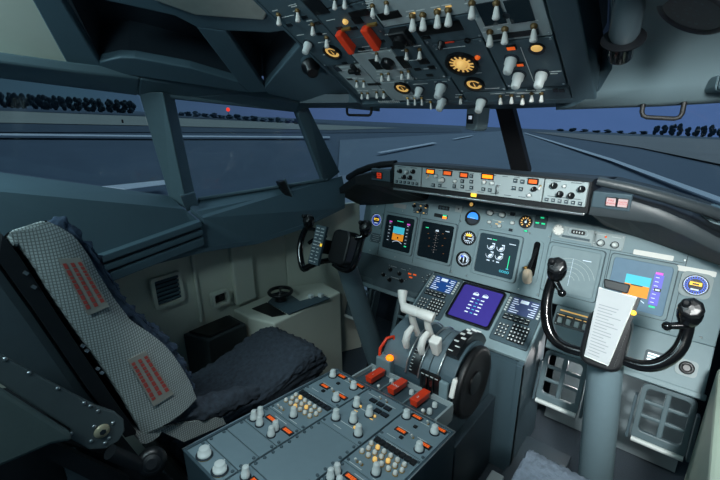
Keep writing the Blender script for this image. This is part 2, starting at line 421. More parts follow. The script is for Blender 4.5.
# roof: struts, ledges and blanked eyebrow recesses, both sides
def roof(side):
    f = (lambda p: Vector(p)) if side == 'left' else mir
    RF = Frame((-.85, -1.08, 1.513), Vector((-.36, -.94, 1.69))-Vector((-.85, -1.08, 1.513)), Vector((-.6, -.6, 1.435))-Vector((-.85, -1.08, 1.513)))
    up = RF.N if RF.N.z > 0 else -RF.N
    P = lambda x, y, d=0: f(RF.w(*RF.at(x, y)) + up*d)
    upf = f(up)
    polys = dict(
        strut1=[(10, -40), (44, -40), (60, -2), (64, 4), (99, 62), (103, 70), (72, 73)],
        ledge=[(99, 62), (120, 57.5), (135, 58), (190, 68), (238, 82), (250, 93), (100, 71)],
        strut2=[(196, 27), (226, 31), (262, 84), (268, 92), (250, 93), (238, 82)],
        beam=[(97, -1), (140, -40), (300, -40), (292, 30), (270, 33), (226, 31), (196, 27), (175, 16)],
        fore=[(264, 88), (300, 45), (296, 34), (380, 30), (380, 112), (320, 106), (268, 94)])
    b = MB(LINER)
    for k, q in polys.items(): b.slab([P(*p) for p in q], upf*.03)
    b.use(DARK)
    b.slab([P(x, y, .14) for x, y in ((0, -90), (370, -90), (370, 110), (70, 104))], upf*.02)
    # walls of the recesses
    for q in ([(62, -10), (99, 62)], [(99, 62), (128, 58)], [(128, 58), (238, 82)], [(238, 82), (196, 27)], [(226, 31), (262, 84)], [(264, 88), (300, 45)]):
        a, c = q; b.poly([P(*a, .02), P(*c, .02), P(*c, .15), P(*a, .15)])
    b.use(mat('roof_light_panel', (146, 152, 146), .6)).slab([P(x, y, -.012) for x, y in ((140, -50), (152, -4), (196, 12), (264, 17), (290, -50))], upf*.02)
    o = struct(b.build('ceiling' if side == 'left' else 'ceiling_right', bev=.004))
    b = MB(LINER_L); b.slab([P(x, y, .006) for x, y in ((-60, -60), (44, -60), (48, 2), (86, 72), (73, 74), (-60, 56))], upf*.03)
    struct(b.build('wall_aft_left' if side == 'left' else 'wall_aft_right'))
    return RF, up
RF, RUP = roof('left')

# right roof, nearer to the camera
RFR = Frame((.85, -1.08, 1.513), Vector((.36, -.94, 1.69))-Vector((.85, -1.08, 1.513)), Vector((.85, -1.08, 1.513))-Vector((.6, -.6, 1.435)))
upR = RFR.N if RFR.N.z > 0 else -RFR.N
PR = lambda x, y, d=0: RFR.w(*RFR.at(x, y)) + upR*d
b = MB(mat('brow_liner', (92, 110, 116), .6, var=.06, scale=10))     # curved liner over the right windshield
rows = [(-.46, [(556, 110), (660, 106.5), (720, 103), (780, 99)]), (-.52, [(574, 106), (660, 102), (720, 98), (780, 94)]), (-.54, [(599, 91), (660, 86), (720, 80), (780, 74)]), (-.60, [(612, 69), (660, 60), (720, 50), (780, 40)]),
        (-.72, [(614, 40), (660, 30), (720, 18), (780, 8)]), (-.90, [(612, 0), (660, -8), (720, -20), (780, -30)]), (-1.1, [(612, -60), (660, -60), (720, -70), (780, -80)])]
vs = [hit(x, y, 1, d) for d, r_ in rows for x, y in r_]
b.add(vs, [(i*4+k, i*4+k+1, (i+1)*4+k+1, (i+1)*4+k) for i in range(6) for k in range(3)], True)
b.use(HOUS)
ed = [hit(r_[0][0], r_[0][1], 1, d) for d, r_ in rows]
b.add(ed+[p+Vector((-.03, .03, .10)) for p in ed], [(i, i+1, 8+i, 7+i) for i in range(6)], True)
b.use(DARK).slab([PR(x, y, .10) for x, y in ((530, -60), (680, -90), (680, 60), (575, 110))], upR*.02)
struct(b.build('ceiling_right'))
# header above the windshield, between roof and overhead panel
b = MB(HOUS)
hl = [h(300, 108, -.66), Vector((-.45, -.33, 1.412)), Vector((-.2, -.17, 1.404)), Vector((0, -.10, 1.402)), Vector((.2, -.17, 1.406)), Vector((.45, -.33, 1.414)), mir(h(300, 108, -.66))]
il = [h(300, 103, -.6), Vector((-.42, -.52, 1.432)), Vector((-.36, -.52, 1.43)), Vector((0, -.52, 1.43)), Vector((.36, -.52, 1.43)), Vector((.42, -.52, 1.432)), mir(h(300, 103, -.6))]
for i in range(5): b.slab([hl[i], hl[i+1], il[i+1], il[i]], (0, 0, .03))
struct(b.build('trim_10'))

# side wall, left: sill, upper panel with rail, lower wall
b = MB(LINER)
s0, s1 = h(-60, 186, -.90), h(184, 209, -.88)
b.slab([B0, B1, s1, s0], (0, 0, -.02))
f0, f1 = h(-60, 318, -.85), h(205, 252, -.85)
b.slab([s0, s1, h(205, 226, -.855), f1, f0], (-.03, 0, 0))
b.slab([B2, B3, B4, h(345, 190, -.76), h(203, 218, -.87), h(190, 208, -.9)], (0, 0, -.02))
b.slab([h(203, 218, -.87), h(345, 190, -.76), h(345, 208, -.74), h(300, 230, -.785), h(258, 244, -.83), f1], (-.03, 0, 0))
for p, q in ((f0, f1), (f1, h(258, 244, -.83)), (h(258, 244, -.83), h(300, 230, -.785)), (h(300, 230, -.785), h(345, 208, -.74))):
    b.slab([p, q, Vector((-1.02, q.y, q.z)), Vector((-1.02, p.y, p.z))], (0, 0, .02))
struct(b.build('wall_left'))
# a moulded rail with two grooves along the upper panel
a0, a1 = h(20, 300, -.83), h(203, 232, -.83)
b = MB(LINER); d = (a1-a0).normalized()
for k, (z0, z1, dx) in enumerate(((.02, .045, .05), (-.012, .008, .045), (-.055, -.022, .055))):
    b.slab([a0+Vector((0, 0, z0)), a1+Vector((0, 0, z0)), a1+Vector((0, 0, z1)), a0+Vector((0, 0, z1))], (-dx, 0, 0))
b.use(DARK).slab([a0+Vector((-.012, 0, -.022)), a1+Vector((-.012, 0, -.022)), a1+Vector((-.012, 0, .02)), a0+Vector((-.012, 0, .02))], (-.03, 0, 0))
struct(b.build('trim_11', bev=.003))
# sliding-window track along the sill
b = MB(FRAMEM); b.tube([B2+Vector((.01, 0, .005)), B3+Vector((.01, 0, .005))], .008, 8); struct(b.build('trim_12'))
b = MB(LINER_L)
b.slab([(-.98, -1.9, -.02), (-.98, -.42, -.02), (-.98, -.42, .92), (-.98, -1.9, .92)], (-.03, 0, 0))
b.slab([(-.98, -.42, -.02), (-.79, -.03, -.02), (-.79, -.03, .92), (-.98, -.42, .92)], (-.03, 0, 0))
b.box((-.965, -.70, .71), (.03, .11, .38)); b.box((-.972, -.93, .70), (.016, .015, .4))
struct(b.build('wall_lower_left', bev=.006))
b = MB(LINER); b.slab([(-1.09, -1.62, -.02), (-1.02, -2.4, -.02), (-.98, -2.4, 1.75), (-.98, -1.75, 1.6), (-1.06, -1.62, 1.5)], (-.03, 0, 0)); struct(b.build('wall_back_left'))
# right side console wall
b = MB(mat('sidewall_pale_green', (150, 166, 152), .65, var=.05, scale=10))
b.slab([(.775, -.22, -.02), (.775, -1.0, -.02), (.775, -1.0, .52), (.775, -.22, .66)], (.25, 0, 0))
struct(b.build('wall_right', bev=.01))
b = MB(LINER)
b.slab([(1.0, -.4, .4), (1.0, -1.6, .4), (1.0, -1.6, 1.05), (1.0, -.4, 1.02)], (.03, 0, 0))
b.slab([(1.0, -.4, .4), (.8, -.02, .4), (.8, -.02, 1.0), (1.0, -.4, 1.02)], (.03, 0, 0))
struct(b.build('wall_upper_right'))
b = MB(FLOORM).rect(-1.05, -2.3, 1.05, .5, -.04, 0); struct(b.build('floor'))
b = MB(DARK).rect(-1.05, .34, 1.05, .38, 0, 1.0); struct(b.build('wall_front'))

# ================================================================== main instrument panel
mp = thing('instrument_panel', 'broad grey main instrument panel under the black glareshield, holding the row of displays', 'panel', MIP.m())
MB(PANEL).prism([(-.78, -.235), (.77, -.235), (.77, .09), (.40, .175), (-.40, .175), (-.78, .09)], -.03, 0).build('panel_face', mp, bev=.003)
b = MB(PANEL_D)
for u in (-.645, -.42, -.205, .205, .42, .645): b.rect(u-.0012, -.225, u+.0012, .06, 0, .0008)
for v in (.02,): b.rect(.215, v-.001, .64, v+.001, 0, .0008)
b.build('seams', mp)
for u in (-.70, -.53, -.2, -.12, .12, .2, .42, .64, .73):
    for v in (-.215, .03): part('fastener', mp, (u, v, 0))

SCR = {}
def display(u, v, label, paint, size=.176, inner=.166, glass=GLASSD, F=MIP, name='display_unit', bz=PANEL):
    t = thing(name, label, 'display', F.m(u, v))
    bo = rrect(0, 0, size+.024, size+.024, .012); bi = rrect(0, 0, inner+.012, inner+.012, .010)
    b = MB(bz).ring(bo, bi, 0, .012); b.use(PANEL_D).ring(rrect(0, 0, size+.03, size+.03, .012), rrect(0, 0, size+.0245, size+.0245, .012), 0, .002)
    b.build('bezel', t, bev=.002)
    s = MB(glass).rect(-inner/2-.006, -inner/2-.006, inner/2+.006, inner/2+.006, .001, .004)
    paint(s, inner/2); s.build('screen', t)
    return t
def q(s, m, x0, y0, x1, y1, z=.0046):
    s.use(m).rect(x0, y0, x1, y1, .0040, z)
def arc(s, m, cx, cy, r, a0, a1, w=.0015, n=18, z=.0046):
    s.use(m)
    for i in range(n):
        a, c = R(a0+(a1-a0)*i/n), R(a0+(a1-a0)*(i+1)/n)
        s.poly([(cx+(r-w)*math.cos(a), cy+(r-w)*math.sin(a), z), (cx+(r+w)*math.cos(a), cy+(r+w)*math.sin(a), z), (cx+(r+w)*math.cos(c), cy+(r+w)*math.sin(c), z), (cx+(r-w)*math.cos(c), cy+(r-w)*math.sin(c), z)])
def pfd(s, k):
    q(s, CYAN, -.036, -.002, .034, .034); q(s, EARTH, -.036, -.038, .034, -.002)
    q(s, BLACK, -.022, -.006, .02, -.003, .005); q(s, BLACK, -.004, -.028, .004, -.018, .005)
    q(s, DARK, -.068, -.05, -.048, .05); q(s, DARK, .044, -.05, .062, .05)
    for i in range(6): q(s, SYM, -.066, -.045+i*.018, -.056, -.0425+i*.018, .005); q(s, SYM, .046, -.045+i*.018, .056, -.0425+i*.018, .005)
    q(s, MAGENTA, .044, .052, .062, .060); q(s, MAGENTA, -.068, .052, -.05, .058); q(s, GREENL, -.02, .062, .02, .066); q(s, GREENL, .046, -.062, .060, -.056)
    arc(s, SYM, 0, -.085, .045, 50, 130)
def pfd_r(s, k):
    q(s, CYAN, -.042, .002, .034, .036); q(s, EARTH, -.042, -.040, .034, .002)
    q(s, VIOLET, .040, -.056, .068, .054)
    for i in range(7): q(s, SYM, .045, -.048+i*.015, .056, -.0455+i*.015, .005)
    q(s, BLACK, .048, -.006, .068, .006, .0052); q(s, SYM, .051, -.003, .064, .003, .0056)
    q(s, MAGENTA, .042, .054, .064, .062); q(s, GREENL, .044, -.066, .062, -.06); q(s, BLACK, -.022, -.002, .014, .002, .005)
    arc(s, SYM, 0, -.092, .045, 50, 130)
def nd(s, k):
    DIMS = glow('dim_symbols', (120, 112, 110), .35)
    for i in range(10): q(s, DIMS, -.0022, -.055+i*.0118, .0022, -.0505+i*.0118)
    for i in range(6): q(s, DIMS, -.012, -.045+i*.018, -.007, -.0435+i*.018); q(s, DIMS, .008, -.04+i*.018, .014, -.0385+i*.018)
    for x, y in ((-.04, .01), (.038, -.012), (-.034, -.03), (.044, .024), (-.05, .03), (.03, .044), (.05, -.05)): q(s, glow('dim_amber', (150, 96, 50), .35), x, y, x+.007, y+.002)
    q(s, GREENL, -.066, .058, -.05, .062); q(s, SYM, .044, .058, .066, .061); q(s, SYM, -.008, .05, .008, .058)
def nd_r(s, k):
    for r in (.02, .038, .056, .074, .09): arc(s, mat('faint_arc', (176, 188, 190), .5, emit=(150, 165, 168), es=.3), -.004, -.04, r, 15, 150, .0005, 20, .0043)
    q(s, SYM, -.004, -.06, -.003, .05, .0043); q(s, SYM, .03, .05, .06, .053)
def eng(s, k):
    for x, y in ((-.032, .038), (.012, .038), (-.032, .0), (.012, .0)):
        s.use(SYM); s.add([(x, y, .0044)]+[(x+.0125*math.cos(R(a)), y+.0125*math.sin(R(a)), .0044) for a in range(-120, 21, 14)], [tuple(range(12))])
        arc(s, SYM, x, y, .0165, -180, 40, .0011); q(s, SYM, x+.004, y+.009, x+.017, y+.014)
    q(s, GREENL, -.03, .066, -.01, .069); q(s, SYM, -.055, .066, -.034, .069); q(s, SYM, .046, .06, .075, .063)
    q(s, SYM, -.04, -.03, -.026, -.025); q(s, SYM, .004, -.03, .018, -.025); q(s, SYM, -.012, -.028, -.006, -.024)
    q(s, GREENL, .056, -.045, .059, .01); q(s, CYAN, .052, -.05, .063, -.046)
    for i in range(4): arc(s, CYAN, .03+i*.011, -.063, .0045, 0, 360, .0009, 10)
def lowd(s, k):
    for i, (x, y) in enumerate(((-.02, .05), (.022, .05))):
        q(s, SYM, x-.012, y-.004, x+.012, y+.006)
        arc(s, SYM, x, y, .012, 0, 200, .001, 10)
    for i in range(5):
        y = .025-i*.018; q(s, SYM, -.03, y, -.015, y+.005); q(s, SYM, .012, y, .027, y+.005); q(s, CYAN, -.006, y+.001, .005, y+.004)
RGLASS = mat('washed_display_glass', (120, 136, 140), .25, emit=(96, 114, 118), es=.6)  # glare over the screen put into a pale, glowing glass colour
RGLASS2 = mat('washed_display_glass_blue', (100, 122, 136), .25, emit=(80, 112, 140), es=.5)  # same painted glare in a bluer tint
display(-.530, -.09, 'dark flight display glowing turquoise over orange, nearest the left yoke', pfd)
display(-.309, -.09, 'dark navigation display with a dotted vertical track line, left of the round standby dials', nd)
display(0, -.093, 'dim grey engine display with four white round gauges, right of the standby dials', eng, glass=mat('engine_display_glass', (40, 54, 62), .15, emit=(40, 58, 66), es=.45))
display(.307, -.09, 'washed out grey navigation display with faint arcs, beside the right yoke horn', nd_r, glass=RGLASS, bz=PANEL)
display(.528, -.09, 'bright flight display with a violet altitude tape, partly hidden by the white clipboard', pfd_r, glass=RGLASS2, bz=PANEL)
PGLASS = mat('purple_display_glass', (50, 44, 116), .2, emit=(58, 50, 128), es=.62)
display(0, -.095, 'purple lower display between the two keypads ahead of the thrust levers', lowd, glass=PGLASS, F=FEP, name='lower_display', size=.170, inner=.166, bz=BLACK)

# round instruments
def gauge(u, v, r, label, paint, F=MIP, name='round_instrument', bz=BLACK, dial=BLACK, sq=None, parent=None):
    t = thing(name, label, 'instrument', F.m(u, v))
    b = MB(bz)
    if sq: b.ring(rrect(0, 0, sq, sq, sq*.22, 6), circ(0, 0, r*.98, 28) if False else rrect(0, 0, 2*r, 2*r, r*.98, 6), 0, .008)
    else: b.ring(circ(0, 0, r*1.14, 28), circ(0, 0, r*.95, 28), 0, .009)
    b.build('bezel', t)
    d = MB(dial).prism(circ(0, 0, r*.97, 28), .0005, .004); paint(d, r); d.build('dial', t)
    return t
def ticks(d, m, r, n=12, l=.25, w=.0016, a0=0, a1=360):
    d.use(m)
    for i in range(n):
        a = R(a0+(a1-a0)*i/n); c, s = math.cos(a), math.sin(a); r1, r2 = r*.88, r*(.88-l)
        d.poly([(r1*c-w*s, r1*s+w*c, .0046), (r2*c-w*s, r2*s+w*c, .0046), (r2*c+w*s, r2*s-w*c, .0046), (r1*c+w*s, r1*s-w*c, .0046)])
def p_clock(d, r):
    ticks(d, BLUEDIAL, r, 24, .2, .0018); q(d, YELL, -r*.45, -r*.05, r*.45, r*.28); arc(d, SYM, 0, 0, r*.86, 0, 360, .0012, 28)
    q(d, BLACK, -r*.25, r*.02, r*.25, r*.16, .005); q(d, SYM, -r*.3, -r*.5, r*.3, -r*.36); arc(d, BLUEDIAL, 0, 0, r*.62, 0, 360, .0014, 24)
def p_att(d, r):
    d.use(SKYB); d.add([(r*.86*math.cos(R(a)), r*.86*math.sin(R(a)), .0045) for a in range(-8, 189, 12)], [tuple(range(17))])
    d.use(mat('standby_ground', (44, 50, 60), .5)); d.add([(r*.86*math.cos(R(a)), r*.86*math.sin(R(a)), .0044) for a in range(188, 353, 12)], [tuple(range(14))])
    q(d, SYM, -r*.4, -.001, r*.4, .0006, .005)
def p_alt(d, r):
    ticks(d, SYM, r, 16, .28, .0016); q(d, YELL, -r*.5, r*.25, r*.4, r*.62, .005); q(d, SYM, -r*.1, -r*.1, r*.75, r*.02, .0052); q(d, SYM, -r*.4, -r*.5, r*.2, -r*.38, .005)
def p_rmi(d, r):
    ticks(d, SYM, r, 24, .2, .0014); arc(d, SYM, 0, 0, r*.55, -30, 200, .003, 20); d.use(SYM).poly([(0, -r*.6, .005), (r*.12, 0, .005), (0, r*.5, .005), (-r*.12, 0, .005)]); q(d, BLUEDIAL, -r*.5, r*.2, 0, r*.5, .0048)
def p_flap(d, r):
    ticks(d, GOLD, r, 10, .3, .0022, -60, 260); d.use(SYM).poly([(-.002, 0, .005), (.002, 0, .005), (r*.2, r*.7, .005)]); d.use(SYM).prism(circ(0, 0, r*.2, 12), .004, .006)
def p_white(d, r): ticks(d, BLACK, r, 8, .15, .001); 
gauge(-.686, -.043, .036, 'blue lit clock with a yellow window, left end of the instrument panel', p_clock, name='clock', sq=.085, bz=PANEL)
gauge(.683, -.046, .036, 'blue lit clock with a yellow window, right end of the instrument panel', p_clock, name='clock', sq=.085, bz=PANEL_L)
gauge(*MIP.at(473, 218), .031, 'round standby attitude indicator with a bright blue upper half', p_att)
gauge(*MIP.at(469, 238), .030, 'round standby dial with a yellow window, in the middle of the three standby instruments', p_alt)
gauge(*MIP.at(464, 259), .032, 'round compass dial with white arrow, lowest of the three standby instruments', p_rmi)
gauge(*MIP.at(526, 222), .024, 'small round flap position dial with gold ticks', p_flap)
gauge(*MIP.at(559, 230), .021, 'white faced round dial left of the selector strip, above the grey right display', p_white, dial=WHITE, bz=PANEL_L)

# small panels above and between the displays
def module(F, u, v, w, hh, label, name='selector_module', m=PANEL, cat='panel', z=.003, r=.003, fast=True, group=None):
    t = thing(name, label, cat, F.m(u, v), group)
    MB(m).prism(rrect(0, 0, w, hh, r, 2), 0, z).build('face', t, bev=.001)
    if fast and w > .05 and hh > .03:
        for sx in (-1, 1):
            for sy in (-1, 1): part('fastener', t, (sx*(w/2-.006), sy*(hh/2-.006), z), sc=.8)
    t['_z'] = z
    return t
def lm(t, spots, m=MARK, z=.003):
    for x, y, w in spots: MB(m).box((x, y, z+.0003), (w, .0016, .0006)).build('legend', t)
def local(F, c, px): u, v = F.at(*px); return (u-c[0], v-c[1])

c = MIP.at(503, 221); t = module(MIP, c[0], c[1], .105, .075, 'engine selector panel with two rows of small dials above the engine display', m=PANEL)
for px, k in (((491, 213), 'rotary_knob'), ((503, 215), 'rotary_knob'), ((490, 222), 'small_knob'), ((500, 226), 'small_knob'), ((513, 223), 'small_knob')):
    part(k, t, (*local(MIP, c, px), .003))
part('unlit_annunciator', t, (*local(MIP, c, (513, 214)), .003)); part('unlit_annunciator', t, (*local(MIP, c, (511, 230)), .003), sc=.8)
b = MB(GOLD); 
for px in ((497, 224), (500, 222)): x, y = local(MIP, c, px); b.box((x, y, .0035), (.012, .003, .001))
b.build('lit_scale', t); lm(t, [(-.03, .033, .03), (.02, .033, .02), (-.02, -.002, .05)])
c = MIP.at(541, 222); t = module(MIP, c[0], c[1], .05, .055, 'landing gear light panel with green lamps over the gear lever', fast=False, m=PANEL_D)
for dx, dy in ((.004, .018), (-.012, -.006), (.012, -.006)): part('green_light', t, (dx, dy, .003), sc=1.15)
part('green_light', thing('flap_light', 'single green light under the flap dial', 'light', MIP.m(*MIP.at(526, 231))), (0, 0, 0))
c = MIP.at(578, 234.5); t = module(MIP, c[0], c[1], .135, .05, 'pale strip with a caged brake pressure window and slot, above the grey right display', m=PANEL_L)
b = MB(STEEL).ring(rrect(0, .008, .074, .03, .014), rrect(0, .008, .066, .022, .01), .003, .009); b.use(BLACK).prism(rrect(0, .008, .05, .016, .006), .003, .006)
for i in range(4): b.use(MARK).box((-.015+i*.01, .008, .0062), (.004, .007, .0005))
b.build('window', t); MB(PANEL_D).rect(-.055, -.02, .045, -.011, .003, .005).build('slot_plate', t)
c = MIP.at(608, 241); t = module(MIP, c[0], c[1], .105, .058, 'pale panel with two large selector knobs and an amber dot above the right displays', m=PANEL_L)
for px in ((601, 243), (615, 245)): part('rotary_knob', t, (*local(MIP, c, px), .003), (0, 0, .4))
MB(AMBER).ball((*local(MIP, c, (606, 237)), .004), .004, 10, 6).build('amber_lamp', t); lm(t, [(-.025, .02, .03), (.025, .018, .03), (-.02, -.022, .02)])
for px, w, lab in (((653, 255), .118, 'blank white label strip over the violet taped flight display'), ((696, 271), .105, 'blank white label strip over the right clock')):
    o = MB(WHITE).prism(rrect(0, 0, w, .018, .003), 0, .004).build('label_strip', M=MIP.m(*MIP.at(*px))); tag(o, lab, 'label')
o = MB(mat('grey_plate', (150, 150, 150), .6)).prism(rrect(0, 0, .08, .022, .002), 0, .003).build('placard', M=MIP.m(*MIP.at(400, 206))); tag(o, 'blank grey placard above the turquoise and orange display', 'placard')
c = MIP.at(421, 209); t = module(MIP, c[0], c[1], .085, .05, 'small panel of gold lit selectors above the left displays', m=PANEL_D)
for px in ((415, 206), (421, 210), (427, 206)): part('black_knob', t, (*local(MIP, c, px), .003), sc=.9)
b = MB(GOLD)
for px in ((415, 204), (421, 206), (426, 208), (418, 212), (424, 213)): x, y = local(MIP, c, px); b.box((x, y, .0035), (.009, .004, .001))
b.build('lit_scale', t)
c = MIP.at(444, 208); t = module(MIP, c[0], c[1], .06, .02, 'narrow black strip with three dark round caps above the left navigation display', m=BLACK, fast=False)
for dx in (-.017, 0, .017): part('dark_fastener', t, (dx, 0, .003), sc=1.1)
c = MIP.at(441, 216); t = module(MIP, c[0], c[1], .075, .018, 'black autoflight strip with a green over orange light, above the left navigation display', m=BLACK, fast=False)
MB(GREENL).box((.022, .004, .004), (.02, .008, .003)).build('green_lamp', t); MB(ORANGE).box((.022, -.005, .004), (.02, .01, .003)).build('orange_lamp', t)
o = MB(PANEL_L).rect(-.017, -.016, .017, .016, 0, .004).use(DARK).prism(circ(0, 0, .004, 10), .004, .0045).build('cover_plate', M=MIP.m(*MIP.at(459, 209))); tag(o, 'small square grey plate with a central dot left of the blue standby dial', 'plate')
o = MB(BLACK).lathe([(.014, 0), (.012, .008)], n=16).use(GOLD).lathe([(.009, .008), (.006, .012)], n=12).build('dome_light', M=MIP.m(*MIP.at(472, 204.5))); tag(o, 'small gold dome light above the blue standby dial', 'light')
c = MIP.at(376, 238); t = module(MIP, c[0], c[1], .075, .05, 'dark grey marked plate below the left clock, behind the left yoke', m=PANEL_D)
lm(t, [(0, .015, .05), (0, .005, .04), (0, -.006, .05), (0, -.015, .03)])
# landing gear lever
t = thing('landing_gear_lever', 'black landing gear lever with a beige wheel shaped knob, right of the engine display', 'lever', MIP.m(*MIP.at(534, 262)))
MB(PANEL).ring(rrect(0, 0, .052, .185, .02), rrect(0, .012, .026, .15, .012), 0, .006).build('slot_frame', t)
MB(GLOSSB).prism(rrect(0, .012, .030, .154, .012), -.002, .0015).build('slot', t)
MB(BLACK).tube([(0, .06, .0), (-.002, .01, .02), (-.004, -.03, .045)], [.005, .006, .008], 10).build('arm', t)
MB(mat('beige_knob', (226, 206, 180), .5)).lathe([(.006, -.014), (.027, -.013), (.032, -.006), (.032, .006), (.027, .013), (.006, .014)], (-.002, -.060, .045), (1, .2, 0), 20).build('wheel_knob', t)
MB(BRASS).ball((-.016, -.026, .045), .008, 10, 7).build('lock_button', t)

# lower panels under the main panel
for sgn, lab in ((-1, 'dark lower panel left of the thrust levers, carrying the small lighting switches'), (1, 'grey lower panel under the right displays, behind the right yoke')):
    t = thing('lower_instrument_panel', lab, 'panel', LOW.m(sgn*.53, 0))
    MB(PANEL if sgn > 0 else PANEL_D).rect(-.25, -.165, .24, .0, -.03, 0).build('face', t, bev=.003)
    MB(PANEL).box((0, -.17, .006), (.49, .02, .03)).build('edge_strip', t, bev=.003)
c = LOW.at(573, 323); t = module(LOW, c[0], c[1], .13, .05, 'dark switch strip with four black rockers, below the grey right display', m=BLACK)
for dx in (-.045, -.015, .015, .045): MB(KNOB).box((dx, -.004, .008), (.018, .024, .012)).build('rocker', t, bev=.003)
b = MB(GOLD); [b.box((dx, .018, .0035), (.022, .003, .001)) for dx in (-.045, -.015, .015, .045)]; b.build('lit_legend', t)
b = MB(GOLD).box((0, 0, .001), (.1, .005, .002)); o = b.build('light_strip', M=LOW.m(*LOW.at(574, 313.5))); tag(o, 'thin gold lit strip over the four rocker switches', 'light')
t = thing('headset_jack', 'round black socket in a white square plate, right of the right yoke', 'socket', LOW.m(*LOW.at(686.5, 368)))
MB(PANEL_L).prism(rrect(0, 0, .058, .054, .012), 0, .006).build('plate', t); MB(BLACK).lathe([(.021, .006), (.021, .012), (.012, .012), (.010, .007)], n=24).build('socket_ring', t)
t = thing('air_outlet', 'small dark louvred outlet left of the white socket plate', 'vent', LOW.m(*LOW.at(655, 358)))
MB(PANEL_D).ring(rrect(0, 0, .06, .045, .008), rrect(0, 0, .045, .03, .005), 0, .006).build('frame', t)
b = MB(STEEL); [b.box((0, y, .002), (.045, .004, .004)) for y in (-.01, 0, .01)]; b.build('louvre', t)
c = LOW.at(397, 273); t = module(LOW, c[0], c[1], .13, .07, 'panel of five small dimmer knobs at the left yoke side of the left keypad', m=PANEL_D)
for px in ((384, 275), (390, 280), (400, 274), (391, 270), (402, 281)): part('black_knob', t, (*local(LOW, c, px), .003))
lm(t, [(-.03, .027, .04), (.03, .027, .03), (0, -.028, .05)])
c = LOW.at(418, 277); t = module(LOW, c[0], c[1], .13, .07, 'panel with amber lit letters and white keys beside the left keypad', m=PANEL_D)
b = MB(AMBER)
for px in ((410, 274), (415, 275), (411, 277.5)): x, y = local(LOW, c, px); b.box((x, y, .0035), (.018, .007, .001))
b.build('lit_legend', t)
for px in ((423, 278), (427, 280), (424, 282), (428, 276)): part('push_button', t, (*local(LOW, c, px), .003))

# ================================================================== control display units on the forward pedestal
fp = thing('forward_pedestal', 'sloping grey forward pedestal carrying two keypads and the purple display', 'console', FEP.m())
MB(PANEL).prism([(-.265, -.26), (.265, -.26), (.265, .012), (-.265, .012)], -.02, 0).build('face', fp, bev=.003)
w = lambda u, v, hh=0: FEP.w(u, v, hh)
inv = FEP.m().inverted()
b = MB(HOUS)
for s in (-1, 1):
    x = s*.262
    b.slab([inv @ Vector(p) for p in ((x, -.10, .645), (x, -.36, .50), (x, -.36, -.0), (x, -.05, -.0))], inv.to_3x3() @ Vector((-s*.02, 0, 0)))
b.slab([inv @ Vector(p) for p in ((-.262, -.355, .505), (.262, -.355, .505), (.262, -.355, 0), (-.262, -.355, 0))], inv.to_3x3() @ Vector((0, .02, 0)))
b.build('side_panels', fp)
def cdu(u, label, lit):
    t = thing('control_display_unit', label, 'keypad', FEP.m(u, -.107))
    MB(PANEL_D).prism(rrect(0, 0, .146, .232, .006), 0, .010).build('face', t, bev=.002)
    g = mat('keypad_screen_blue' if lit else 'keypad_screen_grey', (24, 50, 92) if lit else (62, 74, 104), .2, emit=(26, 66, 130) if lit else (58, 72, 110), es=.8 if lit else .5)
    s = MB(g).rect(-.052, .022, .052, .100, .010, .0112); rnd = random.Random(3)
    for i in range(7):
        y = .092-i*.0105; x = -.05
        for k in range(2):
            ww = rnd.uniform(.012, .036); x0 = -.049 if k == 0 else .049-ww
            s.use(SYM).rect(x0, y-.0035, x0+ww, y, .0112, .0115)
    s.use(SYM).rect(-.02, .078, .012, .094, .0112, .0116)
    s.build('screen', t)
    for s_ in (-1, 1):
        for i in range(6): part('line_key', t, (s_*.0635, .090-i*.0125, .010))
    for r in range(2):
        for k in range(5): part('function_key', t, (-.05+k*.021, .007-r*.0155, .010))
    for r in range(5):
        for k in range(5): part('letter_key', t, (-.004+k*.0135, -.030-r*.0165, .010))
    for r in range(4):
        for k in range(3): part('digit_key', t, (-.055+k*.0145, -.042-r*.0165, .010))
share('line_key', MB(KNOB).box((0, 0, .002), (.009, .006, .004)))
b = MB(BLACK).box((0, 0, .002), (.0175, .0115, .004)); b.use(MARK).box((0, .001, .0042), (.012, .0025, .0005)); share('function_key', b)
b = MB(BLACK).box((0, 0, .002), (.0115, .0125, .004)); b.use(MARK).box((0, .0015, .0042), (.0055, .007, .0005)); share('letter_key', b)
b = MB(BLACK).lathe([(.006, 0), (.0055, .004)], n=12); b.use(MARK).box((0, 0, .0042), (.005, .0065, .0005)); share('digit_key', b)
cdu(-.178, 'keypad unit with a blue lit screen, left of the purple display', True)
cdu(.185, 'keypad unit with a greyish violet screen, right of the purple display', False)

# ================================================================== glareshield
g = thing('glareshield', 'black glareshield hood running across above the instrument panel', 'hood')
secs = [   # x, far edge y z, lip y, lip top z, lip bottom z, under y z
    (-.80, .03, 1.05, -.20, 1.02, .985, -.02, .90), (-.70, .06, 1.09, -.25, 1.07, 1.03, 0, .912), (-.60, .10, 1.112, -.285, 1.118, 1.075, .01, .93),
    (-.48, .15, 1.125, -.295, 1.148, 1.085, .02, .955), (-.395, .19, 1.135, -.295, 1.155, 1.085, .025, .975), (-.384, .19, 1.14, -.285, 1.19, 1.085, .035, 1.02),
    (-.2, .25, 1.13, -.285, 1.195, 1.085, .04, 1.04), (0, .275, 1.12, -.285, 1.195, 1.085, .04, 1.04), (.2, .25, 1.13, -.285, 1.195, 1.085, .04, 1.04),
    (.375, .19, 1.14, -.285, 1.19, 1.085, .035, 1.02), (.384, .19, 1.14, -.295, 1.155, 1.085, .025, .975), (.48, .15, 1.128, -.295, 1.148, 1.085, .02, .955),
    (.56, .12, 1.118, -.29, 1.128, 1.083, .015, .94), (.63, .09, 1.105, -.275, 1.10, 1.055, .01, .925), (.70, .06, 1.088, -.25, 1.06, 1.02, 0, .912), (.80, .03, 1.06, -.22, 1.005, .965, -.02, .90)]
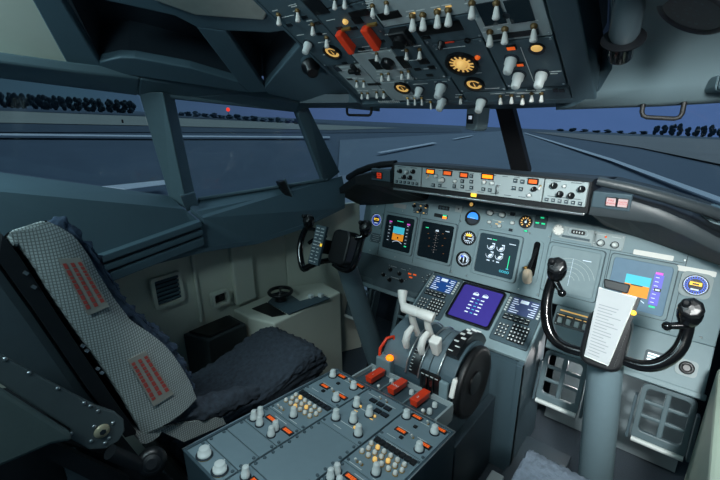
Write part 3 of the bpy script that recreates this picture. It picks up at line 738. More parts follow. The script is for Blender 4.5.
b = MB(SHIELD); vs = []
for x, fy, fz, ly, lt, lb, uy, uz in secs:
    vs += [(x, fy, fz), (x, ly+.03, lt), (x, ly, lt-.006), (x, ly, lb), (x, ly+.03, lb-.006), (x, uy, uz)]
fs = []; n = 6
for i in range(len(secs)-1):
    for k in range(n-1): fs.append((i*n+k, (i+1)*n+k, (i+1)*n+k+1, i*n+k+1))
b.add(vs, fs, False); b.build('hood', g)
b = MB(LIPM); vs = []
for x, fy, fz, ly, lt, lb, uy, uz in secs[10:]:
    vs += [(x, ly-.002, lt-.004), (x, ly-.006, lt-.012), (x, ly-.006, lb+.004), (x, ly-.002, lb-.002)]
fs = [(i*4+k, i*4+k+1, (i+1)*4+k+1, (i+1)*4+k) for i in range(5) for k in range(3)]
b.add(vs, fs, True); b.build('brow_edge', g)  # lit lip drawn as a pale strip, right side only
# padded upper roll beside the mode panel, right
b = MB(LIPM).tube([(.385, -.262, 1.185), (.47, -.255, 1.172), (.56, -.23, 1.150), (.66, -.19, 1.118), (.78, -.13, 1.07)], [.014, .015, .016, .017, .017], 10); b.build('padded_roll', g)  # lit top of this roll put into its paler grey
b = MB(SHIELD).tube([(-.385, -.262, 1.185), (-.47, -.255, 1.172), (-.56, -.23, 1.150), (-.66, -.19, 1.118), (-.78, -.13, 1.07)], [.014, .015, .016, .017, .017], 10); b.build('padded_roll', g)
b = MB(STEEL).box((0, -.298, 1.082), (.74, .012, .008)); b.build('lamp_rail', g, bev=.002)
t = thing('map_light_shelf', 'grey padded block on the far right of the glareshield', 'pad', Matrix.Translation((.70, -.10, 1.075)))
MB(PANEL).slab([(-.05, -.04, .0), (.10, -.05, -.03), (.12, .08, -.03), (-.03, .06, .01)], (0, 0, .03)).build('pad_body', t, bev=.006)
# mode control panel and its two flank panels
def mcp_part(u0, u1, label, name):
    c = (u0+u1)/2; t = thing(name, label, 'control panel', MCP.m(c, -.0375))
    MB(PANEL_L).rect(-(u1-u0)/2+.001, -.0385, (u1-u0)/2-.001, .0385, -.05, .004).build('face', t, bev=.002); return t, (c, -.0375)
def mp_(px, c): u, v = MCP.at(*px); return (u-c[0], v-c[1], .004)
t, c = mcp_part(-.232, .237, 'long pale mode control panel with orange number windows, centre of the glareshield', 'mode_control_panel')
for px, wd in (((431, 171.5), .034), ((448, 173), .034), ((464.5, 175), .03), ((488, 176.5), .042), ((533.5, 181.5), .03)):
    x, y, z = mp_(px, c); b = MB(BLACK).box((x, y, z+.001), (wd+.006, .022, .002)); b.use(ORANGE if px[0] in (431, 488) else AMBER).box((x, y, z+.0022), (wd*.9, .0125, .0005)); b.build('number_window', t)
for px, k in (((437, 176), 'small_knob'), ((443, 180), 'rotary_knob'), ((456, 181), 'small_knob'), ((485, 182), 'small_knob'), ((493, 183), 'small_knob'), ((534.5, 189), 'black_knob'), ((530, 195), 'small_knob')): part(k, t, mp_(px, c), sc=.85)
for px in ((434, 185), (440.5, 185.5), (455, 186), (463, 186.5), (463, 181), (472, 176), (472, 181.5), (472, 187.5), (484, 189), (490.5, 190), (516, 180.5), (523, 181.5), (514.5, 188), (521.5, 189)): part('push_button', t, mp_(px, c))
MB(STEEL).tube([(x, y, z) for x, y, z in [(mp_((499, 190), c)[0], mp_((499, 190), c)[1]+dy, .004+dz) for dy, dz in ((-.01, 0), (-.01, .016), (.018, .016), (.018, 0))]], .003, 8).build('disengage_bar', t)
for px in ((429, 176), (541, 186)): part('small_toggle', t, mp_(px, c))
lm(t, [(-.19+i*.042, .034, .02) for i in range(10)]+[(-.18+i*.05, -.03, .024) for i in range(8)], DARK, .004)
t, c = mcp_part(-.369, -.234, 'dim flank panel of knobs and keys, left end of the mode control panel', 'display_control_panel')
for px in ((401, 171), (414, 171.5), (405, 177), (411, 177.5)): part('black_knob', t, mp_(px, c), sc=.9)
part('small_knob', t, mp_((407.5, 172), c)); 
for i in range(6): part('push_button', t, (-.05+i*.02, -.028, .004), sc=.8)
lm(t, [(-.03, .034, .04), (.03, .034, .03), (0, -.014, .09)], DARK, .004)
t, c = mcp_part(.239, .369, 'bright flank panel of black knobs, right end of the mode control panel', 'display_control_panel')
for px in ((554.5, 185.5), (582, 189), (560.5, 194), (571.5, 195.5)): part('black_knob', t, mp_(px, c), sc=1.05)
part('small_knob', t, mp_((565, 186), c), sc=.7)
for i in range(6): part('push_button', t, (-.05+i*.02, -.028, .004), sc=.85)
lm(t, [(-.03, .034, .03), (.03, .034, .03), (0, -.016, .1)], DARK, .004)
o = MB(YELL).box((0, 0, .003), (.02, .012, .006)).build('lamp', M=Frame((0, -.303, 1.085), tilt(3)).m(*Frame((0, -.303, 1.085), tilt(3)).at(474, 195))); tag(o, 'square glowing yellow lamp on the rail just under the mode control panel', 'light')
def caution(s, label):
    F = Frame((0, -.303, 1.12), tilt(0)); t = thing('caution_light_box', label, 'annunciator', F.m(s*.436, .014))
    MB(PANEL_D if s < 0 else HOUS).rect(-.05, -.024, .052, .026, -.02, .004).build('box', t, bev=.003)
    for i, (x, tx) in enumerate(((.002, 'FIRE\nWARN'), (.032, 'MASTER\nCAUTION'))):
        x *= s
        lens = CAUT if s > 0 else mat('caution_red_lens', (120, 30, 20), .4, emit=(210, 60, 30), es=.7 if i == 0 else .0)
        if s < 0 and i == 1: lens = DARK
        l = MB(BLACK).box((x, 0, .006), (.028, .027, .006)); l.use(lens).box((x, 0, .0095), (.024, .023, .002))
        write(l, CAUTR if s > 0 else BLACK, tx, .0085 if i == 0 else .006, (x, 0, .0108)); l.build('lens', t)
caution(1, 'pair of pale caution lights with red lettering, right of the mode control panel')
caution(-1, 'dark caution light box with one red lit lens, left end of the glareshield')

# ================================================================== aft pedestal
pd = thing('centre_pedestal', 'grey centre pedestal box between the seats carrying the radio panels', 'pedestal', PED.m())
inv = PED.m().inverted(); dn = inv.to_3x3() @ Vector((0, 0, -1))
b = MB(HOUS)
b.prism([(-.226, -.555), (.226, -.555), (.226, .0), (-.226, .0)], -.016, -.004)
def wall(p, q, th):
    a, c = Vector((*p, .006)), Vector((*q, .006)); n = Vector((a.y-c.y, c.x-a.x, 0)).normalized()*th
    b.slab([a, c, c+dn*.55, a+dn*.55], n)
wall((-.235, .0), (-.235, -.56), .008); wall((-.235, -.56), (.235, -.56), .008); wall((.235, -.56), (.235, .0), .008); wall((.235, .0), (-.235, .0), .006)
b.build('body', pd, bev=.002)
b = MB(STEEL); b.box((0, .001, .0065), (.47, .003, .001)); b.box((.2345, -.28, .0065), (.003, .56, .001)); b.box((-.2345, -.28, .0065), (.003, .56, .001)); b.build('edge_trim', pd)
CX = (-.152, 0, .152); MW = .146
def ped(col, v0, v1, label, name='radio_panel', m=PEDGREY, n=2):
    t = thing(name, label, 'radio panel' if name == 'radio_panel' else 'panel', PED.m(CX[col], (v0+v1)/2))
    hh = v0-v1-.002
    MB(m).prism(rrect(0, 0, MW, hh, .002, 2), -.004, .004).build('face', t, bev=.001)
    for i in range(n):
        y = hh/2-.010-(hh-.020)*i/max(1, n-1)
        for s in (-1, 1): part('dark_fastener', t, (s*(MW/2-.006), y, .004), sc=.75)
    t['_c'] = (CX[col], (v0+v1)/2); return t
def at_(t, u, v, z=.004): c = t['_c']; return (u-c[0], v-c[1], z)
ptx = lambda t, spots: lm(t, spots, MARK, .004)
for col, side in ((0, 'left'), (2, 'right')):
    x = CX[col]
    t = ped(col, -.002, -.160, 'radio tuning panel with four knobs and amber frequency windows, front %s corner of the pedestal' % side)
    for dx, v in ((-.056, -.043), (.040, -.044), (.045, -.133)): part('rotary_knob', t, at_(t, x+dx, v), (0, 0, dx*9), (1.1, 1.1, .85))
    for dx, v in ((-.032, -.022), (.048, -.021), (-.031, -.106), (.047, -.107)): part('frequency_window', t, at_(t, x+dx, v), sc=(.85, 1, 1))
    for dx, v in ((.008, -.023), (.008, -.105)): part('small_toggle', t, at_(t, x+dx, v))
    for dx, v in ((-.012, -.062), (-.016, -.128)): MB(BLACK).box((0, 0, .002), (.010, .010, .004)).build('test_button', t, loc=at_(t, x+dx, v))
    ptx(t, [(0, .05, .03), (-.03, -.012, .04), (.03, -.012, .03), (-.04, -.06, .03)])
    t = ped(col, -.161, -.300, 'audio panel with black keys over rows of round buttons, %s column of the pedestal' % side)
    for i in range(8): part('dark_key', t, at_(t, x-.056+i*.0165, -.183), sc=(1.15, 1.0, 1))
    for r in range(3):
        for k in range(6):
            part('lit_button' if (r*6+k) in (1, 9, 14) else 'round_button', t, at_(t, x-.058+k*.0212+(.006 if r == 1 else 0), -.207-r*.0195), sc=1.25)
    part('rotary_knob', t, at_(t, x+.012, -.277)); 
    for dx in (-.045, -.03): part('small_toggle', t, at_(t, x+dx, -.280))
    ptx(t, [(-.04, -.062, .04), (.03, -.062, .03), (0, .062, .08)])
    t = ped(col, -.301, -.385, 'radio panel with five clustered pale knobs, %s pedestal column behind the audio keys' % side)
    for dx, v in ((-.056, -.343), (-.056, -.365), (-.025, -.368), (.022, -.35), (.032, -.372)): part('rotary_knob', t, at_(t, x+dx, v), sc=.95)
    for dx, v in ((-.022, -.330), (.05, -.331)): part('frequency_window', t, at_(t, x+dx, v), sc=(.9, 1, 1))
    ptx(t, [(0, .03, .05)])
    t = ped(col, -.386, -.440, 'blank grey filler panel, %s column of the pedestal, ahead of the longer blank' % side, 'filler_panel', n=1)
    t = ped(col, -.441, -.500, 'blank grey filler panel, %s column of the pedestal, next to the rearmost knobs' % side, 'filler_panel')
    t = ped(col, -.501, -.553, 'rearmost panel with two large white knobs in brass rings, %s column of the pedestal' % side, n=1)
    for dx in (-.025, .045):
        MB(BRASS).lathe([(.02, 0), (.02, .002)], n=20).build('knob_ring', t, loc=at_(t, x+dx, -.532)); part('rotary_knob', t, at_(t, x+dx, -.532, .006), sc=(1.55, 1.55, .75))
t = ped(1, -.002, -.235, 'control panel with five knobs and dark square keys, front centre of the pedestal')
for u, v in ((-.042, -.110), (.013, -.116), (-.001, -.172), (-.046, -.198), (.044, -.203)): part('rotary_knob', t, at_(t, u, v), (0, 0, u*20), 1.08)
for i, (u, v) in enumerate(((-.022, -.052), (.006, -.052), (.034, -.052), (.02, -.083), (.046, -.083))): part('unlit_annunciator', t, at_(t, u, v), sc=1.1)
for u, v in ((-.012, -.026), (.012, -.026), (-.03, -.105), (.03, -.11), (.02, -.19)): part('lit_button' if v < -.1 else 'small_toggle', t, at_(t, u, v), sc=.8)
b = MB(GOLD); b.box(at_(t, -.028, -.128, .0045), (.012, .003, .001)); b.box(at_(t, .028, -.125, .0045), (.012, .003, .001)); b.build('lit_legend', t)
ptx(t, [(-.04, .09, .04), (.03, .085, .04), (0, .01, .05), (0, -.075, .06), (-.02, -.1, .03)])
ped(1, -.236, -.470, 'large blank grey panel edged with dark fasteners, centre of the pedestal', 'filler_panel', n=9)
t = ped(1, -.471, -.553, 'radio panel with pale knobs and amber windows, rear centre of the pedestal', n=1)
for u, v in ((-.05, -.50), (.045, -.50)): part('rotary_knob', t, at_(t, u, v))
for u, v in ((-.02, -.494), (.015, -.494)): part('frequency_window', t, at_(t, u, v), sc=(.8, 1, 1))
for col in (0, 2): pass

# fire handle panel ahead of it
t = thing('fire_handle_panel', 'white edged panel of three red fire handles between the radios and the thrust levers', 'panel', PED.m(0, .055))
b = MB(PANEL_D).prism([(-.155, -.052), (.165, -.052), (.160, .055), (-.155, .055)], -.05, -.006)
b.use(PANEL_L); b.rect(-.162, .053, .172, .060, -.05, .012); b.rect(-.162, -.052, -.155, .053, -.05, .008); b.rect(.165, -.052, .172, .053, -.05, .012)
b.use(PANEL); b.rect(-.05, -.052, -.046, .053, -.006, .003); b.rect(.046, -.052, .05, .053, -.006, .003)
b.build('tray', t, bev=.001)
hb = MB(RED).hexa([(-.011, -.036, 0), (.011, -.036, 0), (.011, .036, 0), (-.011, .036, 0), (-.013, -.04, .022), (.013, -.04, .022), (.013, .04, .022), (-.013, .04, .022)])
for u, tx in ((-.098, '1'), (-.006, 'APU'), (.082, '2')):
    m_ = MB(BLACK).box((u, 0, .001), (.016, .05, .014)); m_.build('handle_stem', t)
    k = MB(RED).hexa([(u-.011, -.036, .004), (u+.011, -.036, .004), (u+.011, .036, .004), (u-.011, .036, .004), (u-.0135, -.041, .026), (u+.0135, -.041, .026), (u+.0135, .041, .026), (u-.0135, .041, .026)])
    write(k, MARK, tx, .014, (u, -.015, .0262)); k.build('fire_handle', t, bev=.004)
for u, v in ((-.05, .03), (.035, .025), (.125, .02), (.13, -.02), (-.13, .035)): part('small_knob', t, (u, v, -.006), sc=1.1)
for u, v in ((.12, -.035), (-.055, -.03)): part('toggle_switch', t, (u, v, -.006))

# ================================================================== thrust lever quadrant
tq = thing('throttle_quadrant', 'arched grey thrust lever quadrant with white levers and a black trim wheel', 'throttle quadrant', Vector((0, -.56, 0)))
SIDED = mat('side_cover_dark', (44, 58, 66), .5)
def arcprof(r, z0=.515, a0=-10, a1=165, n=26): return [(-r*math.cos(R(a0+(a1-a0)*i/n)), z0+r*math.sin(R(a0+(a1-a0)*i/n))) for i in range(n+1)]
def yzslab(b, prof, x0, x1): b.slab([(x0, y, z) for y, z in prof], (x1-x0, 0, 0))
b = MB(HOUS); yzslab(b, arcprof(.135)+[(.20, .47), (.20, 0), (-.155, 0), (-.155, .48)], -.13, .15); b.build('housing', tq, bev=.002)
for x0, x1, r in ((-.125, -.025, .140), (.034, .060, .142), (.064, .095, .142)):
    b = MB(mat('quadrant_plate', (90, 108, 116), .5)); yzslab(b, arcprof(r, a0=15, a1=150)+[(0, .515)], x0, x1); b.build('cover_plate', tq)
for x in (-.020, .030, .097):
    b = MB(STEEL); P_ = [(x, y, z) for y, z in arcprof(.145, a0=12, a1=140)]; b.tube(P_, .003, 6); b.build('slot_rim', tq)
b = MB(BLACK); yzslab(b, arcprof(.142, a0=14, a1=60)+[(0, .515)], -.010, .022); b.use(MARK)
for i in range(9): a = R(18+i*4.5); b.box((-.006 if i % 2 else -.004, -.1425*math.cos(a), .515+.1425*math.sin(a)), (.006 if i % 2 else .010, .0016, .0016))
b.build('trim_scale', tq)
b = MB(PAPER); a = R(68); b.box((.004, -.144*math.cos(a), .515+.144*math.sin(a)), (.055, .010, .012)); b.build('placard', tq)
b = MB(BLACK); yzslab(b, arcprof(.163, a0=55, a1=150)+[(0, .515)], .102, .142); b.use(MARK)
for i in range(11): a = R(60+i*7.5); b.box((.120+(.008 if i % 2 else -.006), -.1635*math.cos(a), .515+.1635*math.sin(a)), (.015, .010, .003), Matrix.Rotation(a-PI/2, 3, 'X'))
b.build('flap_scale', tq)
# thrust levers with reverse levers
for s in (-1, 1):
    x = s*.03
    b = MB(WHITE).tube([(x, -.04, .62), (x, -.065, .67), (x, -.088, .715), (x, -.10, .757)], [.010, .011, .012, .012], 10, .8)
    b.use(WHITE).tube([(x-.028, -.104, .763), (x-.014, -.106, .765), (x+.014, -.106, .765), (x+.028, -.104, .763)], [.0165, .018, .018, .0165], 12)
    b.build('thrust_lever', tq, label='white thrust lever with a horizontal grip')
    MB(WHITE).tube([(x+.006, -.10, .70), (x+.006, -.128, .688), (x+.004, -.136, .66), (x+.002, -.125, .635)], [.009, .012, .013, .011], 10).build('reverse_lever', tq)
MB(WHITE).tube([(-.055, -.104, .763), (-.066, -.10, .782), (-.074, -.09, .80), (-.078, -.082, .812)], [.012, .012, .016, .018], 12).build('speed_brake_lever', tq, label='white paddle topped lever standing tallest')
MB(WHITE).hexa([(.056, -.10, .625), (.080, -.10, .625), (.080, -.075, .635), (.056, -.075, .635), (.050, -.122, .685), (.086, -.122, .685), (.086, -.09, .698), (.050, -.09, .698)]).build('flap_lever', tq, bev=.005)
for x in (.065, .088):
    MB(GLOSSB).box((x, -.150, .545), (.016, .014, .06)).build('start_lever', tq, bev=.003)
b = MB(BLACK).box((.078, -.142, .54), (.07, .012, .09)); b.use(MARK)
for i in range(4): b.box((.052+i*.017, -.1485, .577), (.011, .001, .003)); b.box((.05+i*.017, -.1485, .505), (.006, .001, .002))
b.build('start_lever_plate', tq)
MB(PANEL).box((.130, -.146, .53), (.03, .014, .10)).build('switch_box', tq, bev=.004)
# parking brake box with lamp
MB(PANEL).box((-.106, -.128, .51), (.062, .06, .115)).build('brake_box', tq, bev=.005)
MB(ORANGE).ball((-.088, -.140, .570), (.014, .014, .012), 12, 8).build('brake_lamp', tq, label='glowing orange lamp')
MB(RED).tube([(-.130, -.145, .56), (-.131, -.140, .592), (-.124, -.110, .622), (-.108, -.092, .628), (-.102, -.09, .60)], .0055, 8).build('brake_lever', tq, label='red looped lever')
def wheel(x, side):
    w_ = MB(mat('wheel_black', (10, 11, 13), .5)).lathe([(.05, -.006), (.09, -.005), (.108, -.011), (.121, -.010), (.124, -.005), (.124, .005), (.121, .010), (.108, .011), (.09, .005), (.05, .006)], (x, -.035, .538), (1, 0, 0), 44)
    w_.use(BLACK).lathe([(.04, -.011), (.04, .011)], (x, -.035, .538), (1, 0, 0), 24)
    o = w_.build('trim_wheel', tq)
    if side > 0: MB(WHITE).box((x-.012, -.142, .572), (.016, .034, .062), Matrix.Rotation(-.35, 3, 'X')).build('wheel_handle', o, bev=.004)
wheel(.178, 1)
b = MB(SIDED).box((.165, .03, .17), (.03, .33, .34)); b.build('side_cover', tq, bev=.004)
o = MB(HOUS).hexa([(.17, -.93, 0), (.25, -.93, 0), (.25, -.60, 0), (.17, -.60, 0), (.17, -.93, .11), (.235, -.93, .11), (.235, -.60, .11), (.17, -.60, .11)]).build('floor_box', bev=.006); tag(o, 'low grey floor box beside the pedestal on the right', 'box')

# ================================================================== control yokes
COLM = mat('column_paint', (104, 124, 132), .45, var=.06)
def yoke(F, name, label, lp, rp, hub, kl, kr, stubs, colx):
    t = thing(name, label, 'control yoke', F.m()); L = lambda p, hh=0: (*F.at(p[0], p[1], hh), hh)
    for nm, pts in (('horn', lp), ('horn', rp)):
        P_ = [L(p, .012 if i else .02) for i, p in enumerate(pts)]
        Q = []
        for i in range(len(P_)-1):      # smooth the chain
            a0, a1, a2, a3 = [Vector(P_[max(0, min(len(P_)-1, i+k))]) for k in (-1, 0, 1, 2)]
            for j in range(4):
                u = j/4; Q.append(.5*((2*a1)+(a2-a0)*u+(2*a0-5*a1+4*a2-a3)*u*u+(-a0+3*a1-3*a2+a3)*u**3))
        Q.append(Vector(P_[-1]))
        MB(GLOSSB).tube(Q, [.0125+.003*math.sin(min(1, i/len(Q)*1.2)*PI) for i in range(len(Q))], 14).build(nm, t)
    for k, s_ in zip((kl, kr), stubs):
        c = Vector(L(k, .025))
        b = MB(GLOSSB).ball(c, (.026, .036, .024), 16, 10); b.use(BLACK).lathe([(.020, -.012), (.026, -.004), (.026, .010), (.020, .016), (.006, .018)], c+Vector((0, .010, .008)), (0, .15, 1), 8, False)
        b.lathe([(.010, 0), (.010, .012), (.005, .015)], c+Vector((-.012, .018, .022)), (0, .3, 1), 10)
        b.build('grip_head', t, bev=.004)
        MB(GLOSSB).tube([c+Vector((0, -.03, -.005)), L(s_, .03)], [.010, .008], 10).ball(L(s_, .03), .0115, 10, 7).build('thumb_switch', t)
    hx, hy, hz = L(hub)
    MB(BLACK).prism(rrect(hx, hy, .10, .15, .03), -.05, .03).build('hub', t, bev=.008)
    a0, a1, c0 = colx
    Mi = F.m().inverted()
    MB(COLM).tube([Mi @ Vector(a0), Mi @ ((Vector(a0)*.6+Vector(a1)*.4)), Mi @ Vector(a1)], c0, 20).build('column', t)
    b = MB(RUBBER).lathe([(c0[-1]*1.75, 0), (c0[-1]*1.6, .05), (c0[-1]*1.15, .10)], Mi @ Vector((a1[0], a1[1], 0)), Mi.to_3x3() @ Vector((0, 0, 1)), 24); b.build('boot', t)
    return t, L
YR = Frame((.52, -.555, .86), tilt(22)); YL = Frame((-.535, -.50, .85), tilt(22))
tr_, LR = yoke(YR, 'control_yoke', 'black horned control yoke with the white clipboard, in front of the right seat',
    [(556, 270), (549, 290), (546, 310), (549, 330), (560, 344), (582, 352), (606, 354)], [(690, 314), (686, 334), (678, 351), (662, 363), (645, 366), (628, 362), (608, 354)],
    (606, 340), (557, 270), (690, 313), ((562, 293), (667, 326)), ((.515, -.50, .80), (.56, -.36, 0), [.044, .048, .052]))
tl_, LL = yoke(YL, 'control_yoke', 'black horned control yoke with a small checklist plate, in front of the left seat',
    [(309, 223), (302, 237), (300, 252), (303, 268), (310, 266), (320, 262), (332, 260)], [(365, 229), (361, 241), (357, 256), (352, 267), (344, 270), (334, 264)],
    (343, 248), (309, 222), (366, 229), ((318, 230), (357, 238)), ((-.53, -.46, .80), (-.525, -.17, 0), [.045, .05, .055]))
MB(GLOSSB).tube([LL((309, 243), .01), LL((316, 238), .015), LL((326, 236), .015)], .009, 8).build('horn_brace', tl_)
# checklist plate of the left yoke
t = thing('checklist_plate', 'narrow dark checklist plate with rows of white print, on the left yoke', 'plate', YL.m(*YL.at(328.5, 247), .07))
b = MB(PANEL_D).rect(-.030, -.085, .030, .085, -.01, .004); rnd = random.Random(5); b.use(MARK)
for i in range(11):
    y = .074-i*.0145; b.rect(-.024, y-.004, -.024+rnd.uniform(.012, .024), y, .004, .0046); b.rect(.004, y-.004, .004+rnd.uniform(.008, .02), y, .004, .0046)
b.build('plate_body', t, bev=.002); MB(YELL).box((.024, .004, .005), (.009, .012, .003)).build('marker', t)
MB(BLACK).box((.0, 0, -.04), (.05, .06, .06)).build('mount', t)
# clipboard on the right yoke
CB = Frame(hit(610, 325, 1, -.60), tilt(22))
pa = [CB.at(*p) for p in ((599, 287), (637, 297), (608, 366), (584, 356))]
t = thing('clipboard', 'white paper clipboard with a black clip, standing on the right yoke hub', 'clipboard', CB.m())
MB(KNOB).prism(list(reversed(pa)), -.016, -.001).build('board', t)
ins = [(x*.97+sum(p[0] for p in pa)/4*.03, y*.97+sum(p[1] for p in pa)/4*.03) for x, y in pa]
b = MB(PAPER).prism(list(reversed(ins)), -.001, .002); b.use(mat('faint_print', (122, 128, 132), .8))
def bil(u, v): a, c, d, e = [Vector(p) for p in ins]; return (a*(1-u)+c*u)*(1-v)+(e*(1-u)+d*u)*v
rnd = random.Random(9)
for i in range(17):
    v = .22+i*.045; x1 = rnd.uniform(.5, .9)
    q0, q1, q2, q3 = bil(.1, v), bil(x1, v), bil(x1, v+.012), bil(.1, v+.012); b.poly([(*p, .0024) for p in (q3, q2, q1, q0)])
b.build('paper_sheet', t)
c0 = [CB.at(*p) for p in ((605, 279), (631, 285), (628, 294), (605, 288))]
MB(BLACK).prism(list(reversed(c0)), .0, .022).build('clip', t, bev=.003)
b = MB(BLACK).prism(list(reversed([CB.at(*p) for p in ((634, 297), (640, 298), (613, 368), (606, 366))])), -.045, -.016); b.build('bracket', t)
b = MB(YELL).ball((*CB.at(633, 313), -.012), .007, 10, 7); b.build('yellow_knob', t)
MB(BLACK).box((.0, -.03, -.05), (.05, .06, .07)).build('mount', t)

# ================================================================== rudder pedals
def pedal(px, label, F):
    pts = [F.at(*p) for p in px]; cx = sum(p[0] for p in pts)/4; cy = sum(p[1] for p in pts)/4
    w_ = (abs(pts[1][0]-pts[0][0])+abs(pts[2][0]-pts[3][0]))/2; hh = (pts[0][1]+pts[1][1]-pts[2][1]-pts[3][1])/2
    return pedal_at(F, cx, cy, w_, hh, label)
def pedal_at(F, cx, cy, w_, hh, label):
    t = thing('rudder_pedal', label, 'pedal', F.m(cx, cy))
    b = MB(mat('pedal_grey', (84, 102, 108), .5)); bar = .017; cw = (w_-3*bar)/2; ch = (hh-.045-3*bar)/3
    b.ring(rrect(0, 0, w_, hh, .022), rrect(0, .012, w_-2*bar, hh-2*bar-.024, .014), -.012, .008)
    b.box((0, .012, -.002), (bar, hh-.05, .016))
    for k in (1, 2): b.box((0, hh/2-bar-k*(ch+bar*.8)+.004, -.002), (w_-bar, bar*.8, .014))
    b.build('tread_frame', t, bev=.004)
    MB(KNOB).tube([(-w_/2+.004, -hh/2+.006, .012), (w_/2-.004, -hh/2+.006, .012)], .009, 10).build('heel_bar', t)
    for s in (-1, 1): MB(PANEL_D).box((s*(w_/2+.010), -.03, -.03), (.010, hh*.75, .05)).build('side_arm', t, bev=.003)
PF = Frame((.5, -.17, .42), tilt(18))
pedal([(547, 350), (590, 361), (577, 415), (534, 401)], 'grey rudder pedal with six openings, left of the right yoke column', PF)
pedal([(643, 384), (702, 398), (682, 460), (629, 437)], 'grey rudder pedal with six openings, right of the right yoke column', PF)
pedal_at(PF, -.86, -.0, .15, .25, 'dim rudder pedal just right of the left yoke column'); pedal_at(PF, -1.18, -.0, .15, .25, 'dark rudder pedal outboard of the left yoke column')
t = thing('footwell_board', 'pale board behind the pedals of the right footwell', 'board', Vector((.52, .12, .25)))
MB(mat('board_grey', (104, 116, 120), .6)).slab([(-.25, -.06, -.24), (.25, -.06, -.24), (.25, .06, .27), (-.25, .06, .27)], (0, .02, 0)).build('board', t)
t = thing('heel_plate', 'dark sloping heel plate with a pale side rail, on the right footwell floor', 'plate', Vector((.36, -.5, 0)))
MB(SIDED).slab([(-.11, -.16, .004), (.08, -.16, .004), (.08, .34, .03), (-.11, .34, .03)], (0, 0, .02)).build('plate_body', t, bev=.004)
MB(PANEL_L).box((-.115, -.06, .03), (.05, .25, .06)).build('rail', t, bev=.005)
MB(STEEL).box((-.14, -.1, .012), (.012, .3, .02)).build('seat_track', t)

# ================================================================== overhead panel
oh = thing('overhead_console', 'dark overhead panel frame hanging above the windshield, full of switch modules', 'overhead panel', OH.m())
b = MB(HOUS); b.ring([(-.356, -.02), (.400, -.02), (.400, .62), (-.356, .62)], [(-.346, .0), (.346, .0), (.346, .60), (-.346, .60)], -.10, .004)
b.build('frame', oh, bev=.003)
MB(PANEL_D).rect(-.346, .0, .346, .60, -.06, -.006).build('base_plate', oh)
def ohm(u0, v0, u1, v1, label, m=PANEL_D, name='switch_module', fast=True):
    t = thing(name, label, 'overhead module', OH.m((u0+u1)/2, (v0+v1)/2)); w_, hh = u1-u0-.003, v1-v0-.003
    MB(m).prism(rrect(0, 0, w_, hh, .002, 2), -.007, .003).build('face', t, bev=.001)
    t['_c'] = ((u0+u1)/2, (v0+v1)/2)
    if fast and w_ > .05 and hh > .04:
        for sx in (-1, 1):
            for sy in (-1, 1): part('fastener', t, (sx*(w_/2-.006), sy*(hh/2-.006), .003), sc=.7)
    return t
def op(t, x, y, z=.003): u, v = OH.at(x, y); return (u-t['_c'][0], v-t['_c'][1], z)
def sw(t, pts, k='toggle_switch', sc=1.0):
    for p in pts:
        part(k, t, op(t, *p), (0, 0, .25), sc); c_ = op(t, *p); part('legend_bar', t, c_)
        if int(p[0]) % 3: part('side_legend', t, c_)
    # levers hang towards the windshield
def win(t, x, y, w_, hh, m=BLACK, name='window_or_shadow'):
    MB(m).box(op(t, x, y, .004), (w_, hh, .003)).build(name, t)
def ohgauge(x, y, r, label, big=False):
    t = thing('overhead_gauge', label, 'instrument', OH.m(*OH.at(x, y), .003))
    MB(BLACK).ring(circ(0, 0, r*1.2, 28), circ(0, 0, r*.98, 28), 0, .008).build('bezel', t)
    d = MB(mat('gauge_dark_bronze', (54, 40, 22), .4)).prism(circ(0, 0, r, 28), 0, .003)
    if big:
        ticks(d, GOLD, r, 14, .3, .0028); arc(d, GOLD, 0, 0, r*.52, 0, 360, .003, 24); d.use(GOLD).lathe([(r*.42, .003), (r*.3, .012), (r*.1, .016)], n=16)
    else:
        arc(d, GOLD, 0, 0, r*.72, 20, 340, r*.18, 20); d.use(GOLD).poly([(-r*.1, -r*.4, .005), (r*.1, -r*.4, .005), (0, r*.6, .005)])
    d.build('dial', t); return t
leg = lambda t, sp: lm(t, sp, MARK, .003)
def slots(t, pts):
    for p in pts: part('dark_slot', t, op(t, *p))
# column by column
t = ohm(-.344, .215, -.205, .60, 'tall dark module with four white toggles at the left edge of the overhead panel')
sw(t, [(279, 13), (298, 9), (313, 23), (327, 36)], sc=1.25); part('rotary_knob', t, op(t, 309, 42), sc=1.15)
leg(t, [(-.04, -.05, .03), (.02, -.09, .05), (-.02, .02, .05), (.03, .05, .03), (0, -.14, .06), (-.03, .1, .04)])
win(t, 317, 5, .05, .05); slots(t, [(290, 24), (305, 16), (320, 33), (318, 22)])
ohgauge(333, 50, .024, 'round overhead gauge with golden needle beside the left toggles')
t = ohm(-.203, .255, -.035, .42, 'fuel control module with two red guarded switches on the overhead panel')
for x, y in ((347, 36), (372.5, 31.5)):
    o = MB(RED).hexa([(-.010, -.036, 0), (.010, -.036, 0), (.010, .03, 0), (-.010, .03, 0), (-.0105, -.038, .028), (.0105, -.038, .028), (.011, .032, .020), (-.011, .032, .020)]).build('switch_guard', t, bev=.004, loc=op(t, x, y))
    MB(BRASS).box(op(t, x, y-9, .006), (.03, .006, .008)).build('guard_hinge', t)
MB(GOLD).ball(op(t, 346, 20, .004), .008, 12, 8).build('lit_lamp', t); win(t, 358, 19, .028, .02); slots(t, [(340, 27), (362, 48), (382, 40), (355, 27)]); win(t, 360, 40, .05, .03, PANEL_D)
leg(t, [(-.05, .05, .03), (.05, .05, .03), (0, -.06, .05), (0, -.075, .1)])
t = ohm(-.203, .422, -.035, .60, 'dark module of slots and toggles above the red guarded switches')
sw(t, [(335, -3), (345, -4), (373, 4), (387, 1)], sc=1.1); win(t, 360, 12, .06, .018); win(t, 390, 14, .06, .02)
